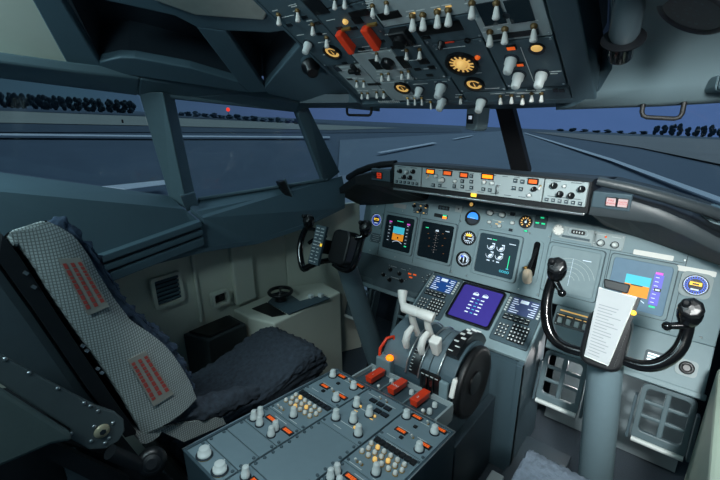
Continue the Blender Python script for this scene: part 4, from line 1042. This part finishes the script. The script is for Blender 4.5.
t = ohm(-.312, .035, -.205, .205, 'light grey module with a black crossed handle and toggles, lower left of the overhead panel', PANEL_L)
MB(BLACK).box(op(t, 355, 69, .008), (.044, .012, .012)).box(op(t, 355, 66, .008), (.012, .03, .012)).build('crossbar_handle', t, bev=.002)
sw(t, [(362, 92)], sc=.9); slots(t, [(345, 62), (350, 78), (358, 73)]); win(t, 338, 68, .02, .02, DARK); leg(t, [(0, .07, .06), (-.02, .03, .04)])
t = ohm(-.203, .012, -.100, .115, 'light grey module with rows of small white toggles above the windshield edge', PANEL_L)
sw(t, [(357, 80), (364, 80), (368, 92), (377, 91), (384, 91)], sc=.9); win(t, 374.5, 83, .05, .009, BLACK); 
t = ohm(-.203, .117, -.060, .253, 'light grey module with dark windows and a black dial, middle left of the overhead panel', PANEL_L)
win(t, 376.5, 63, .026, .045); win(t, 404, 61, .026, .05); MB(BLACK).lathe([(.02, .003), (.02, .016), (.012, .02)], op(t, 388.5, 61, 0), n=18).build('dial_knob', t)
sw(t, [(377, 52), (382, 73), (389, 72.5), (402, 71), (409, 70)], sc=.95); leg(t, [(-.03, -.045, .05), (.04, -.045, .04)])
b = MB(MARK); [b.box((-.04+i*.008, 0, .001), (.004, .012, .002)) for i in range(11)]; o = b.build('scale_strip', M=OH.m(*OH.at(389, 101.5))); tag(o, 'short white scale strip at the windshield edge of the overhead panel', 'scale')
t = ohm(-.098, .0, .055, .115, 'dark module with grey knobs and tiny toggles, bottom centre of the overhead panel')
sw(t, [(408, 97), (415, 97), (422, 97), (431, 101)], 'small_toggle', 1.2); part('rotary_knob', t, op(t, 420, 87), sc=1.1); part('rotary_knob', t, op(t, 442, 84), sc=1.4); part('rotary_knob', t, op(t, 443, 98), sc=1.3)
leg(t, [(-.03, .04, .05), (.04, .045, .04)])
ohgauge(403, 86, .022, 'round overhead gauge with golden scale at the windshield edge, left of the grey knobs')
t = ohm(-.058, .117, .046, .33, 'dark module with a black rotary box and two slim toggles, centre of the overhead panel')
MB(BLACK).box(op(t, 403, 33, .012), (.05, .05, .022)).lathe([(.018, .02), (.016, .034)], op(t, 403, 33, 0), n=16).build('rotary_box', t, bev=.004)
sw(t, [(407, 49), (420, 48)], sc=1.1); win(t, 424, 60, .03, .02, BLACK); slots(t, [(412, 42), (427, 36), (418, 68), (430, 74), (395, 46)]); win(t, 432, 66, .02, .012, BLACK); leg(t, [(0, -.02, .05), (.02, -.06, .04), (-.01, .085, .06)])
t = ohm(-.033, .332, .198, .455, 'light grey module with four brass based white toggles, top centre of the overhead panel', PANEL_L)
sw(t, [(413, 14), (423.5, 13), (438, 10), (449, 8)], sc=1.5); sw(t, [(373, 6)], 'small_toggle', 1.3)
MB(GOLD).box(op(t, 413, 12, .0035), (.014, .004, .001)).box(op(t, 438, 8, .0035), (.014, .004, .001)).box(op(t, 449, 5, .0035), (.014, .004, .001)).build('lit_legend', t)
t = ohm(.048, .255, .198, .33, 'dark module with a long painted shadow bar and small red legend, above the golden pressure gauge')
win(t, 439, 27, .115, .028, BLACK); MB(RED).box(op(t, 450, 41, .0035), (.024, .004, .001)).build('red_legend', t); part('black_knob', t, op(t, 442, 42), sc=.9)  # long black bar is the shadow under the toggle row, drawn as a block
MB(BLACK).ring(circ(0, 0, .008, 14), circ(0, 0, .005, 14), .003, .006).build('port', t, loc=op(t, 468, 39, 0))
t = ohm(.057, .045, .194, .253, 'dark module carrying the large golden pressure gauge on the overhead panel')
leg(t, [(-.02, .085, .08), (.0, -.02, .05), (.03, -.09, .04)]); MB(AMBER).ball(op(t, 478, 56, .003), .007, 10, 7).build('amber_lamp', t)
ohgauge(462.5, 62, .036, 'large golden ringed pressure gauge in the middle of the overhead panel', True)
ohgauge(475, 82, .023, 'small golden gauge just below the large ringed one on the overhead panel')
t = ohm(.196, .235, .343, .50, 'light grey module with two dark windows and white toggles, top right of the overhead panel', PANEL_L)
win(t, 492, 12, .048, .062, GLASSD); win(t, 520, 9, .048, .062, GLASSD); sw(t, [(497, 1), (472.5, 1), (490.5, 30), (505.5, 27), (534.5, 24)], sc=1.4)
MB(DARK).lathe([(.009, .003), (.008, .006)], op(t, 507, 13.5, 0), n=14).build('port', t)
MB(BLACK).box(op(t, 515, 33, .004), (.1, .014, .003)).build('slot', t)
t = ohm(.196, .057, .343, .233, 'dark module with amber lights, three grey knobs and a lit dome, right overhead edge')
part('amber_light', t, op(t, 512, 45.5), sc=1.2); part('amber_light', t, op(t, 521, 62.5), sc=1.0)
MB(BLACK).lathe([(.018, .003), (.018, .007)], op(t, 537.5, 47, 0), n=18).use(GOLD).ball(op(t, 537.5, 45.5, .006), (.013, .011, .006), 14, 8).build('lit_dome', t)
for p in ((512, 57.5), (519.5, 73), (542.5, 72)): part('rotary_knob', t, op(t, *p), sc=1.3)
b = MB(MARK); b.box((.0, .0, .0036), (.0016, .13, .0008)); b.box((.045, -.03, .0036), (.05, .0016, .0008)); b.box((.045, -.038, .0036), (.03, .0016, .0008)); b.build('legend', t)
t = ohm(.06, -.012, .345, .043, 'narrow strip of five small white toggles along the windshield edge, right overhead half', fast=False)
sw(t, [(501, 95), (512, 94), (523, 95), (532, 92), (542, 92)], sc=1.0); sw(t, [(461, 96)], sc=.9); part('rotary_knob', t, op(t, 482, 99), sc=1.3)
for x in (556, 562): win(t, x, 89, .012, .012)
leg(t, [(-.04, .018, .04), (.02, .018, .05), (.06, .018, .03)])

# ================================================================== lamps, handles, compass near the roof
def aim(p, q): return Matrix.Translation(p) @ (Vector(q)-Vector(p)).to_track_quat('Z', 'Y').to_matrix().to_4x4()
pl = RF.w(*RF.at(309, 60)) - RUP*.01
t = thing('map_light', 'small dark swivelling map light left of the overhead panel', 'lamp', aim(pl, hit(318, 88, 1, pl.y-.06)))
MB(HOUS).lathe([(.026, -.02), (.024, .02)], n=20).build('base', t)
MB(BLACK).lathe([(.020, .01), (.030, .02), (.030, .026), (.020, .03), (.019, .06), (.015, .062)], n=20).build('lamp_head', t)
LAMPM = mat('lamp_body_grey', (58, 70, 76), .35)
pl = hit(629, 6, 1, -.90); tip = hit(620, 57, 1, -.84)
t = thing('map_light', 'large grey swivelling map light with a black collar, right of the overhead panel', 'lamp', aim(pl, tip))
L_ = (tip-pl).length
MB(LAMPM).lathe([(.018, -.02), (.022, 0), (.022, L_*.5), (.017, L_*.62)], n=22).build('base', t)
MB(BLACK).lathe([(.032, L_*.60), (.033, L_*.62), (.020, L_*.64)], n=24).build('collar', t)
MB(GLOSSB).lathe([(.0185, L_*.63), (.0185, L_*1.0), (.0155, L_*1.05)], n=22).build('lamp_head', t)
MB(LAMPM).box((-.008, .02, .006), (.014, .04, .012)).build('bracket', t, bev=.003)
sp = PR(697, 6, -.004)
t = thing('overhead_speaker', 'round black speaker grille in the roof at the upper right', 'speaker', aim(sp, sp-upR))
b = MB(BLACK).lathe([(.052, -.01), (.056, .004), (.05, .010), (.044, .006)], n=30); b.use(DARK).prism(circ(0, 0, .046, 26), 0, .003)
for i in range(5):
    for k in range(max(1, i*6)):
        a = 2*PI*k/max(1, i*6); b.use(PANEL_D if i % 2 else BLACK).lathe([(.004, .003), (.003, .006)], (i*.0095*math.cos(a), i*.0095*math.sin(a), 0), n=6)
b.build('grille', t)
def grab(px, y, label):
    P_ = [hit(*p, 1, y) for p in px]; t = thing('grab_handle', label, 'handle', P_[0]); Q = [p-P_[0] for p in P_]
    r_ = []
    for i, p in enumerate(Q):
        if 0 < i < len(Q)-1:
            r_ += [p+(Q[i-1]-p).normalized()*.012, p+((Q[i-1]-p).normalized()+(Q[i+1]-p).normalized())*.0035, p+(Q[i+1]-p).normalized()*.012]
        else: r_.append(p)
    MB(RUBBER).tube(r_, .0052, 10).build('bar', t)
grab([(347, 103), (347, 115), (371, 115.5), (372, 103)], -.40, 'thin black grab handle under the roof edge, left of the overhead panel')
grab([(644, 99), (641, 117), (681, 119), (685.5, 97)], -.50, 'thick black grab handle under the roof edge at the right')
cp = hit(471, 119, 1, -.17)
t = thing('standby_compass', 'small grey standby compass with a lit white face hanging by the centre post', 'compass', Frame(cp, (0, 0, 1), (.78, -.62, 0)).m())
MB(PANEL).prism([(-.046, -.040), (.028, -.044), (.042, -.036), (.050, -.010), (.052, .05), (-.046, .05)], -.05, .0).build('case', t, bev=.005)
MB(DARK).prism(rrect(-.006, .0, .05, .036, .006), .0, .003).build('face_frame', t)
b = MB(SYM).rect(-.014, -.001, .0, .012, .003, .004); b.rect(.002, -.001, .013, .012, .003, .004); b.use(BLACK).rect(-.008, -.001, -.006, .012, .004, .0043); b.build('lit_face', t)
MB(HOUS).tube([(0, .03, -.03), (.01, .07, -.06)], .008, 8).build('bracket', t)

# ================================================================== left side: vent, socket, console, window fittings
t = thing('wall_vent', 'square louvred vent on the pale left lower wall', 'vent', Frame((-.962, 0, 0), (0, 0, 1), (0, 1, 0)).m(*Frame((-.962, 0, 0), (0, 0, 1), (0, 1, 0)).at(168, 290)))
MB(LINER_L).ring(rrect(0, 0, .125, .135, .012), rrect(0, 0, .098, .108, .006), -.012, .006).build('frame', t)
b = MB(LINER); [b.box((0, -.045+i*.018, -.002), (.1, .009, .008), Matrix.Rotation(.5, 3, 'X')) for i in range(6)]; b.build('louvre', t)
MB(DARK).rect(-.05, -.055, .05, .055, -.015, -.012).build('back', t)
WF = Frame((-.955, 0, 0), (0, 0, 1), (0, 1, 0))
t = thing('wall_socket', 'pale recessed socket box with a dark jack on the left lower wall', 'socket', WF.m(*WF.at(220, 298)))
MB(LINER_L).ring(rrect(0, 0, .085, .07, .01), rrect(0, 0, .06, .048, .006), -.015, .012).build('frame', t)
MB(BLACK).rect(-.03, -.024, .03, .024, -.02, -.012).box((.004, .004, 0), (.026, .022, .016)).build('jack', t)
t = thing('side_console', 'pale side console beside the left seat with a dark top tray', 'console', Vector((-.84, -.55, 0)))
b = MB(LINER_L).prism([(.14, .25), (.135, -.18), (-.01, -.22), (-.13, -.22), (-.13, .13), (-.03, .28)], 0, .50); b.build('body', t, bev=.008)
t2 = [hit(*p, 2, .503)-Vector((-.84, -.55, 0)) for p in ((252, 309), (272, 317), (286, 314.5), (267, 303))]
MB(BLACK).slab(t2, (0, 0, .004)).build('tray', t)
t2 = [hit(*p, 2, .503)-Vector((-.84, -.55, 0)) for p in ((268, 303), (289, 315), (330, 299), (322, 296), (300, 302), (288, 294), (275, 296))]
MB(PANEL_D).slab(t2, (0, 0, .006)).build('dark_plate', t)
c = hit(281, 300, 2, .51)
t = thing('steering_tiller', 'black nose wheel steering tiller on the left side console', 'tiller', c)
MB(BLACK).tube([(.055*math.cos(2*PI*i/24), .055*math.sin(2*PI*i/24), .045) for i in range(24)], .009, 8, closed=True).build('rim', t)
MB(BLACK).lathe([(.03, 0), (.024, .03), (.012, .045)], n=18).build('hub', t)
b = MB(BLACK); [b.tube([(0, 0, .042), (.05*math.cos(a), .05*math.sin(a), .045)], .006, 8) for a in (.4, 2.5, 4.6)]; b.build('spokes', t)
for px, lab in (((311, 298), 'pale square cap on the side console by the tiller'), ((321, 297), 'pale square cap on the side console, nearest the front wall')):
    o = MB(KNOB).box((0, 0, .01), (.024, .024, .02)).build('cap', M=Matrix.Translation(hit(*px, 2, .506)), bev=.004); tag(o, lab, 'cap')
t = thing('mask_box', 'dark open oxygen mask box behind the side console', 'box', Vector((-.9, -.93, 0)))
MB(mat('mask_box_dark', (52, 60, 62), .6)).prism([(-.075, -.09), (.065, -.05), (.065, .14), (-.075, .14)], 0, .48).build('body', t, bev=.006)
MB(BLACK).prism([(-.06, -.07), (.05, -.03), (.05, .12), (-.06, .12)], .48, .49).build('lid', t, bev=.004)
# window lock handle
SF = Frame(h(285, 190, -.83), (0, 0, 1), B3-B2)
t = thing('window_latch', 'black rectangular latch handle on the sill of the sliding side window', 'latch', SF.m())
la = [SF.at(*p) for p in ((278, 182), (284, 180), (293, 200), (286, 202))]
if (la[1][0]-la[0][0])*(la[2][1]-la[0][1])-(la[1][1]-la[0][1])*(la[2][0]-la[0][0]) < 0: la.reverse()
MB(BLACK).prism(la, -.03, .012).build('grip', t, bev=.003)
MB(FRAMEM).tube([(*SF.at(284, 179), .006), (*SF.at(294, 201), .006)], .006, 8).build('rod', t)

# ================================================================== captain's seat, seen from behind and beside
def fabric(name, rgb, sc, rough=.95, dark=.35):
    if name in MC: return MC[name]
    m = mat(name, rgb, rough, var=.2, scale=30); nt_ = m.node_tree; bs = nt_.nodes['Principled BSDF']; tc_ = [n for n in nt_.nodes if n.type == 'TEX_COORD'][0]
    ck = nt_.nodes.new('ShaderNodeTexBrick'); ck.offset = 0; ck.inputs['Scale'].default_value = sc; ck.inputs['Mortar Size'].default_value = .028; ck.inputs['Brick Width'].default_value = .2; ck.inputs['Row Height'].default_value = .16
    src = bs.inputs['Base Color'].links[0].from_socket
    mp_ = nt_.nodes.new('ShaderNodeMapping'); mp_.inputs['Rotation'].default_value = (0, R(90), 0)
    nt_.links.new(tc_.outputs['Object'], mp_.inputs[0]); nt_.links.new(mp_.outputs[0], ck.inputs['Vector'])
    nt_.links.new(src, ck.inputs['Color1']); nt_.links.new(src, ck.inputs['Color2']); ck.inputs['Mortar'].default_value = (*[x*dark for x in lin(rgb)], 1)
    nt_.links.new(ck.outputs['Color'], bs.inputs['Base Color']); return m
MESH = fabric('grey_net_fabric', (176, 184, 182), 30, dark=.42)
FLEECE = mat('navy_sheepskin', (56, 72, 92), 1, var=.7, scale=70, bump=1.0)
FLEECEG = mat('grey_sheepskin', (104, 110, 124), 1, var=.4, scale=70, bump=1.0)
SEATBLK = mat('seat_black', (18, 22, 27), .55, var=.2)
SEATGREY = mat('seat_shell_grey', (72, 84, 90), .5, var=.1)
ADARK = mat('armrest_grey', (88, 98, 100), .5, var=.1)
def fluff(o, lvl=2, st=.014, size=.03, seed=0):
    """uneven woolly surface"""
    me = o.data; sub = o.modifiers.new('sub', 'SUBSURF'); sub.levels = sub.render_levels = lvl; sub.subdivision_type = 'CATMULL_CLARK'
    tx = bpy.data.textures.new('wool', 'CLOUDS'); tx.noise_scale = size; tx.noise_depth = 2
    d = o.modifiers.new('wool', 'DISPLACE'); d.texture = tx; d.strength = st; d.texture_coords = 'GLOBAL'
    for p in me.polygons: p.use_smooth = True
def grid_solid(b, prof, xs, closed=True):
    n = len(prof); vs = [(x, y, z) for x in xs for y, z in prof]; fs = []
    for i in range(len(xs)-1):
        for k in range(n): j = (k+1) % n; fs.append((i*n+k, i*n+j, (i+1)*n+j, (i+1)*n+k))
    b.add(vs, fs, True); m = len(xs)-1
    b.add([vs[k] for k in range(n)], [tuple(reversed(range(n)))], True); b.add([vs[m*n+k] for k in range(n)], [tuple(range(n))], True); return b
X0 = -.30
seat = thing('pilot_seat', 'left pilot seat with net sided sheepskin back cover and dark cushion, seen from behind', 'seat', Vector((-.53, -1.1, 0)))
so = Vector((-.53, -1.1, 0)); sx = lambda p: hit(p[0], p[1], 0, X0)-so
front = [(47, 221), (60, 227), (74, 236), (86, 252), (97, 272), (112, 296), (130, 320), (150, 333), (166, 346), (178, 362), (189, 380), (196, 398)]
back = [(9, 233), (20, 244), (33, 262), (48, 288), (64, 312), (82, 338), (100, 362), (117, 388), (131, 412), (142, 434)]
# side gusset of netting, slightly proud of the back cushion
b = MB(MESH); fp_ = [sx(p) for p in front]; bp_ = [sx(p) for p in back]
def samp(L, u):
    k = u*(len(L)-1); i = min(int(k), len(L)-2); return L[i].lerp(L[i+1], k-i)
N = 24; M_ = 5
def far(p, d=.43): return Vector((p.x-d, p.y, p.z if p.z < .62 else .62+(p.z-.62)*.76))
vs = [samp(bp_, i/N).lerp(samp(fp_, i/N), j/M_)+Vector((.018*math.sin(PI*j/M_)+.004, 0, 0)) for i in range(N+1) for j in range(M_+1)]
b.add(vs, [(i*(M_+1)+j, i*(M_+1)+j+1, (i+1)*(M_+1)+j+1, (i+1)*(M_+1)+j) for i in range(N) for j in range(M_)], True)
e = [samp(bp_, i/N) for i in range(N+1)]; f_ = [samp(fp_, i/N) for i in range(N+1)]
b.add([p+Vector((.004, 0, 0)) for p in e]+[far(p) for p in e], [(i, i+1, N+2+i, N+1+i) for i in range(N)], True)
net = b.build('back_cover', seat, label='grey net side of the seat cover')
top0, top1 = sx((9, 233)), sx((47, 221))
MB(MESH).slab([top0+Vector((0, 0, .004)), top1+Vector((0, 0, .004)), far(top1)+Vector((0, 0, .004)), far(top0)+Vector((0, 0, .004))], (0, 0, -.03)).build('top_flap', seat, bev=.008)
bot0, bot1 = sx((141, 432)), sx((196, 399))
# sheepskin front face
prof = [(p.y, p.z) for p in fp_]; off = [(p.y+.035, p.z+.012) for p in fp_]
pl_ = [Vector((.228, p.y-.010, p.z-.01)) for p in fp_]+[Vector((.228, p.y+.016, p.z+.010)) for p in reversed(fp_)]
b = MB(FLEECE); rows = [[p.lerp(far(p), i/12) for p in pl_] for i in range(13)]; n = len(pl_)
b.add([p for r_ in rows for p in r_], [(i*n+k, i*n+(k+1) % n, (i+1)*n+(k+1) % n, (i+1)*n+k) for i in range(12) for k in range(n)]+[tuple(reversed(range(n))), tuple(range(12*n, 13*n))], True)
o = b.build('sheepskin', seat, label='navy sheepskin front'); fluff(o, 3, .036, .018)
# cushion core between
cr = [(p.y, p.z) for p in fp_]+[(p.y, p.z) for p in reversed(bp_)]
b = MB(SEATBLK); cn = [Vector((.222, y, z)) for y, z in cr]; n = len(cn); b.add(cn+[far(p) for p in cn], [tuple(reversed(range(n))), tuple(range(n, 2*n))]+[(i, (i+1) % n, n+(i+1) % n, n+i) for i in range(n)]); b.build('back_core', seat)
# red lettered patches on the net
def patch(c0, c1, c2, c3, rows, name='label_patch', seed=1):
    q_ = [sx(p)+Vector((.0235, 0, 0)) for p in (c0, c1, c2, c3)]; b = MB(mat('patch_cloth', (148, 146, 138), .9)); b.slab(q_, (.002, 0, 0))
    b.use(mat('red_print', (178, 72, 66), .8)); rnd = random.Random(seed)
    B_ = lambda u, v: (q_[0].lerp(q_[1], u)).lerp(q_[3].lerp(q_[2], u), v)+Vector((.0030, 0, 0))
    for r_ in range(rows):
        u = .16+.68*r_/max(1, rows-1); v = .08
        while v < .88:
            l = rnd.uniform(.04, .10); b.poly([B_(u-.085, v), B_(u+.085, v), B_(u+.085, v+l), B_(u-.085, v+l)]); v += l+.018
    b.build(name, seat)
patch((54, 256), (76, 255), (105, 303), (84, 312), 3, seed=2)
patch((123, 356), (141, 347), (169, 390), (149, 402), 3, seed=4)
# black frame edge behind the net with slots, and the shell
b = MB(SEATBLK); ed = [sx(p) for p in ((4, 236), (20, 256), (60, 318), (108, 390), (140, 436), (127, 440), (90, 392), (40, 318), (0, 262))]
b.slab([p+Vector((-.012, 0, 0)) for p in ed], (-.41, 0, 0)); b.build('back_frame', seat)
for i, (x, y) in enumerate(((27, 274), (35, 288), (84, 347), (88, 352), (99, 370), (103, 374))):
    p = sx((x, y))+Vector((-.008, 0, 0)); MB(STEEL).box(p, (.004, .008, .006), Matrix.Rotation(-.9, 3, 'X')).build('slot_clip', seat)
sh = [sx(p) for p in ((0, 262), (40, 318), (90, 392), (128, 440), (100, 452), (60, 420), (-50, 330), (-50, 200))]
b = MB(SEATGREY); b.slab([p+Vector((-.03, 0, 0)) for p in sh], (-.30, 0, 0)); b.build('back_shell', seat, bev=.02)
# bottom roll of the cover and cushion
b = MB(MESH); c_ = sx((150, 432)); grid_solid(b, [(c_.y+.03*math.cos(a)+.0, c_.z+.025*math.sin(a)) for a in [i*PI/6 for i in range(12)]], [.236-i*.11 for i in range(5)]); b.build('cover_roll', seat)
FLEECEC = mat('dark_cushion_sheepskin', (52, 60, 70), 1, var=.7, scale=70, bump=1.0)
b = MB(FLEECEC)
cu = [(.37, .36), (.405, .41), (.40, .465), (.35, .505), (.26, .495), (.12, .455), (-.05, .435), (-.18, .45), (-.24, .43), (-.22, .36), (.0, .34)]
xs_ = [.130, .118, .08, .03, -.02, -.08, -.14, -.19, -.215]; sq_ = [.80, .92, 1.03, 1.05, 1.02, .98, .97, .94, .85]; n = len(cu)
b.add([(x, y*(1 if k_ < .99 else 1), .36+(z-.36)*k_) for x, k_ in zip(xs_, sq_) for y, z in cu], [(i*n+k, i*n+(k+1) % n, (i+1)*n+(k+1) % n, (i+1)*n+k) for i in range(8) for k in range(n)]+[tuple(reversed(range(n))), tuple(range(8*n, 9*n))], True); o = b.build('seat_cushion', seat, label='dark sheepskin seat cushion'); fluff(o, 3, .03, .014)
b = MB(MESH); b.slab([sx(p)+Vector((-.0, 0, 0)) for p in ((158, 430), (180, 424), (222, 416), (226, 424), (184, 442))], (-.01, 0, 0)); b.build('cushion_side', seat)
b = MB(FLEECEC); b.tube([sx((170, 424)), sx((196, 417)), sx((222, 409)), sx((246, 401)), sx((262, 396))], [.022, .035, .038, .036, .02], 10); o = b.build('cushion_roll', seat); o.location.x = -.03; fluff(o, 2, .03, .016)
b = MB(SEATBLK).box((-.03, .05, .30), (.36, .56, .10)).box((0, .02, .13), (.30, .36, .26)); b.build('seat_base', seat, bev=.01)
# armrest swung up behind the right side of the seat
XA = -.262; sa = lambda p: hit(p[0], p[1], 0, XA)-so
arm = [(-12, 348), (10, 360), (52, 383), (96, 406), (116, 413), (124, 420), (125, 431), (119, 441), (106, 449), (90, 450), (72, 440), (72, 430), (40, 410), (-12, 376)]
b = MB(ADARK).slab([sa(p) for p in arm], (-.014, 0, 0)); arm_o = b.build('armrest_plate', seat, bev=.003)
b = MB(mat('pale_bolt', (196, 186, 156), .4, metal=.4)); c_ = sa((102, 431)); b.lathe([(.016, 0), (.0145, .004), (.007, .006)], c_, (1, 0, 0), 24).use(DARK).lathe([(.007, .006), (.006, .0065)], c_, (1, 0, 0), 6); b.build('pivot_bolt', arm_o)
for p in ((5, 359), (29, 373), (57.5, 388.5), (84, 403), (90, 406), (98, 411), (71, 433.5), (94, 426.5), (113, 423), (109, 438), (91, 441), (105, 443)):
    o = bpy.data.objects.new('rivet', SHARED.setdefault('rivet', MB(STEEL).lathe([(.0042, 0), (.0036, .002), (.0015, .003)], n=10).mesh('rivet'))); COL.objects.link(o); o.parent = arm_o; o.location = sa(p); o.rotation_euler = (0, PI/2, 0)
XB = -.262; sb = lambda p, x=XB: hit(p[0], p[1], 0, x)-so
b = MB(mat('armrest_pad', (96, 110, 108), .6, var=.1)); b.slab([sb(p) for p in ((-30, 366), (-12, 378), (40, 411), (70, 430), (70, 437), (48, 441), (20, 453), (-30, 474))], (.018, 0, 0)); b.build('armrest_pad', seat, bev=.012)
b = MB(SEATBLK).slab([sb(p, -.27) for p in ((20, 446), (48, 440), (130, 478), (120, 495), (70, 470))], (-.02, 0, 0)).use(SEATGREY).slab([sb(p, -.28) for p in ((60, 452), (78, 452), (100, 490), (72, 490))], (-.02, 0, 0)); b.build('link_arm', seat)
b = MB(BLACK).lathe([(.03, 0), (.034, .01), (.034, .02), (.022, .024)], sb((152, 460), -.25), (1, -.4, .5), 20); b.use(SEATBLK).lathe([(.02, .024), (.012, .03)], sb((152, 460), -.25), (1, -.4, .5), 16); b.build('adjuster_knob', seat)
b = MB(SEATBLK).slab([sb(p, -.31) for p in ((-40, 470), (62, 441), (150, 470), (150, 560), (-40, 600))], (-.3, 0, 0)); b.build('dark_corner_sheet', seat)  # dark sheet added to keep the corner below the armrest dark
b = MB(SEATBLK).tube([sb((110, 452), -.25), sb((140, 465), -.25), sb((175, 490), -.25)], .016, 10); b.build('side_rail', seat)

# right seat: sheepskin front of the cushion and the base under it
seat = thing('pilot_seat', 'right pilot seat, only the blue grey sheepskin front of its cushion in view', 'seat', Vector((.53, -1.05, 0)))
b = MB(mat('blue_grey_sheepskin', (122, 134, 148), 1, var=.4, scale=70, bump=1.0))
cu = [(.33, .40), (.37, .43), (.365, .475), (.31, .50), (.15, .49), (.0, .48), (-.2, .48), (-.22, .42), (0, .38)]
grid_solid(b, cu, [.29, .265, .18, .08, .02, -.04, -.08, -.11, -.125]); o = b.build('seat_cushion', seat); fluff(o, 3, .02, .010)
MB(SEATBLK).box((.02, .02, .32), (.34, .5, .10)).box((.02, 0, .13), (.26, .36, .26)).build('seat_base', seat, bev=.01)

# ================================================================== light
def area(name, loc, to, size, watt, col):
    l = bpy.data.lights.new(name, 'AREA'); l.energy = watt; l.size = size; l.color = col; l.shape = 'DISK'
    o = bpy.data.objects.new(name, l); COL.objects.link(o); o.matrix_world = Matrix.Translation(loc) @ (Vector(to)-Vector(loc)).to_track_quat('-Z', 'Y').to_matrix().to_4x4(); return o
def spot(name, loc, to, watt, col, deg, blend, size):
    l = bpy.data.lights.new(name, 'SPOT'); l.energy = watt; l.color = col; l.spot_size = R(deg); l.spot_blend = blend; l.shadow_soft_size = size
    o = bpy.data.objects.new(name, l); COL.objects.link(o); o.matrix_world = Matrix.Translation(loc) @ (Vector(to)-Vector(loc)).to_track_quat('-Z', 'Y').to_matrix().to_4x4(); return o
spot('dome_light_right', (.98, -1.75, 1.66), (.52, -.15, .86), 205, (.95, 1, .99), 54, .9, .09)
spot('overhead_fill_spot', (.25, -2.3, 1.2), (-.06, -.78, 1.6), 18, (.9, .97, 1), 37, .6, .05)  # unseen spot added to brighten the overhead switches
l = bpy.data.lights.new('footwell_lamp', 'POINT'); l.energy = 1.5; l.shadow_soft_size = .03
o = bpy.data.objects.new('footwell_lamp', l); COL.objects.link(o); o.location = (.40, -.02, .40)
spot('pedestal_flood', (.2, -1.55, 1.8), (.02, -1.0, .55), 30, (.85, .97, 1), 60, .8, .06)
l = bpy.data.lights.new('dusk_sky_glow', 'SUN'); l.energy = 1.1; l.angle = R(70); l.color = (.55, .82, 1)
o = bpy.data.objects.new('dusk_sky_glow', l); COL.objects.link(o); o.rotation_euler = (R(-38), 0, R(10))
area('aft_fill_light', (.1, -2.2, 1.9), (.0, -.9, .6), .35, 6, (.66, .93, 1))  # unseen fill lamp added to raise the ambient level
area('left_fill_light', (-.85, -1.95, 1.8), (-.7, -.6, .7), .25, 5.5, (.66, .94, 1))  # unseen fill lamp added to lift the left wall
S.view_settings.view_transform = 'Standard'; S.view_settings.look = 'None'; S.view_settings.exposure = 0; S.view_settings.gamma = 1; S.view_settings.use_curve_mapping = False
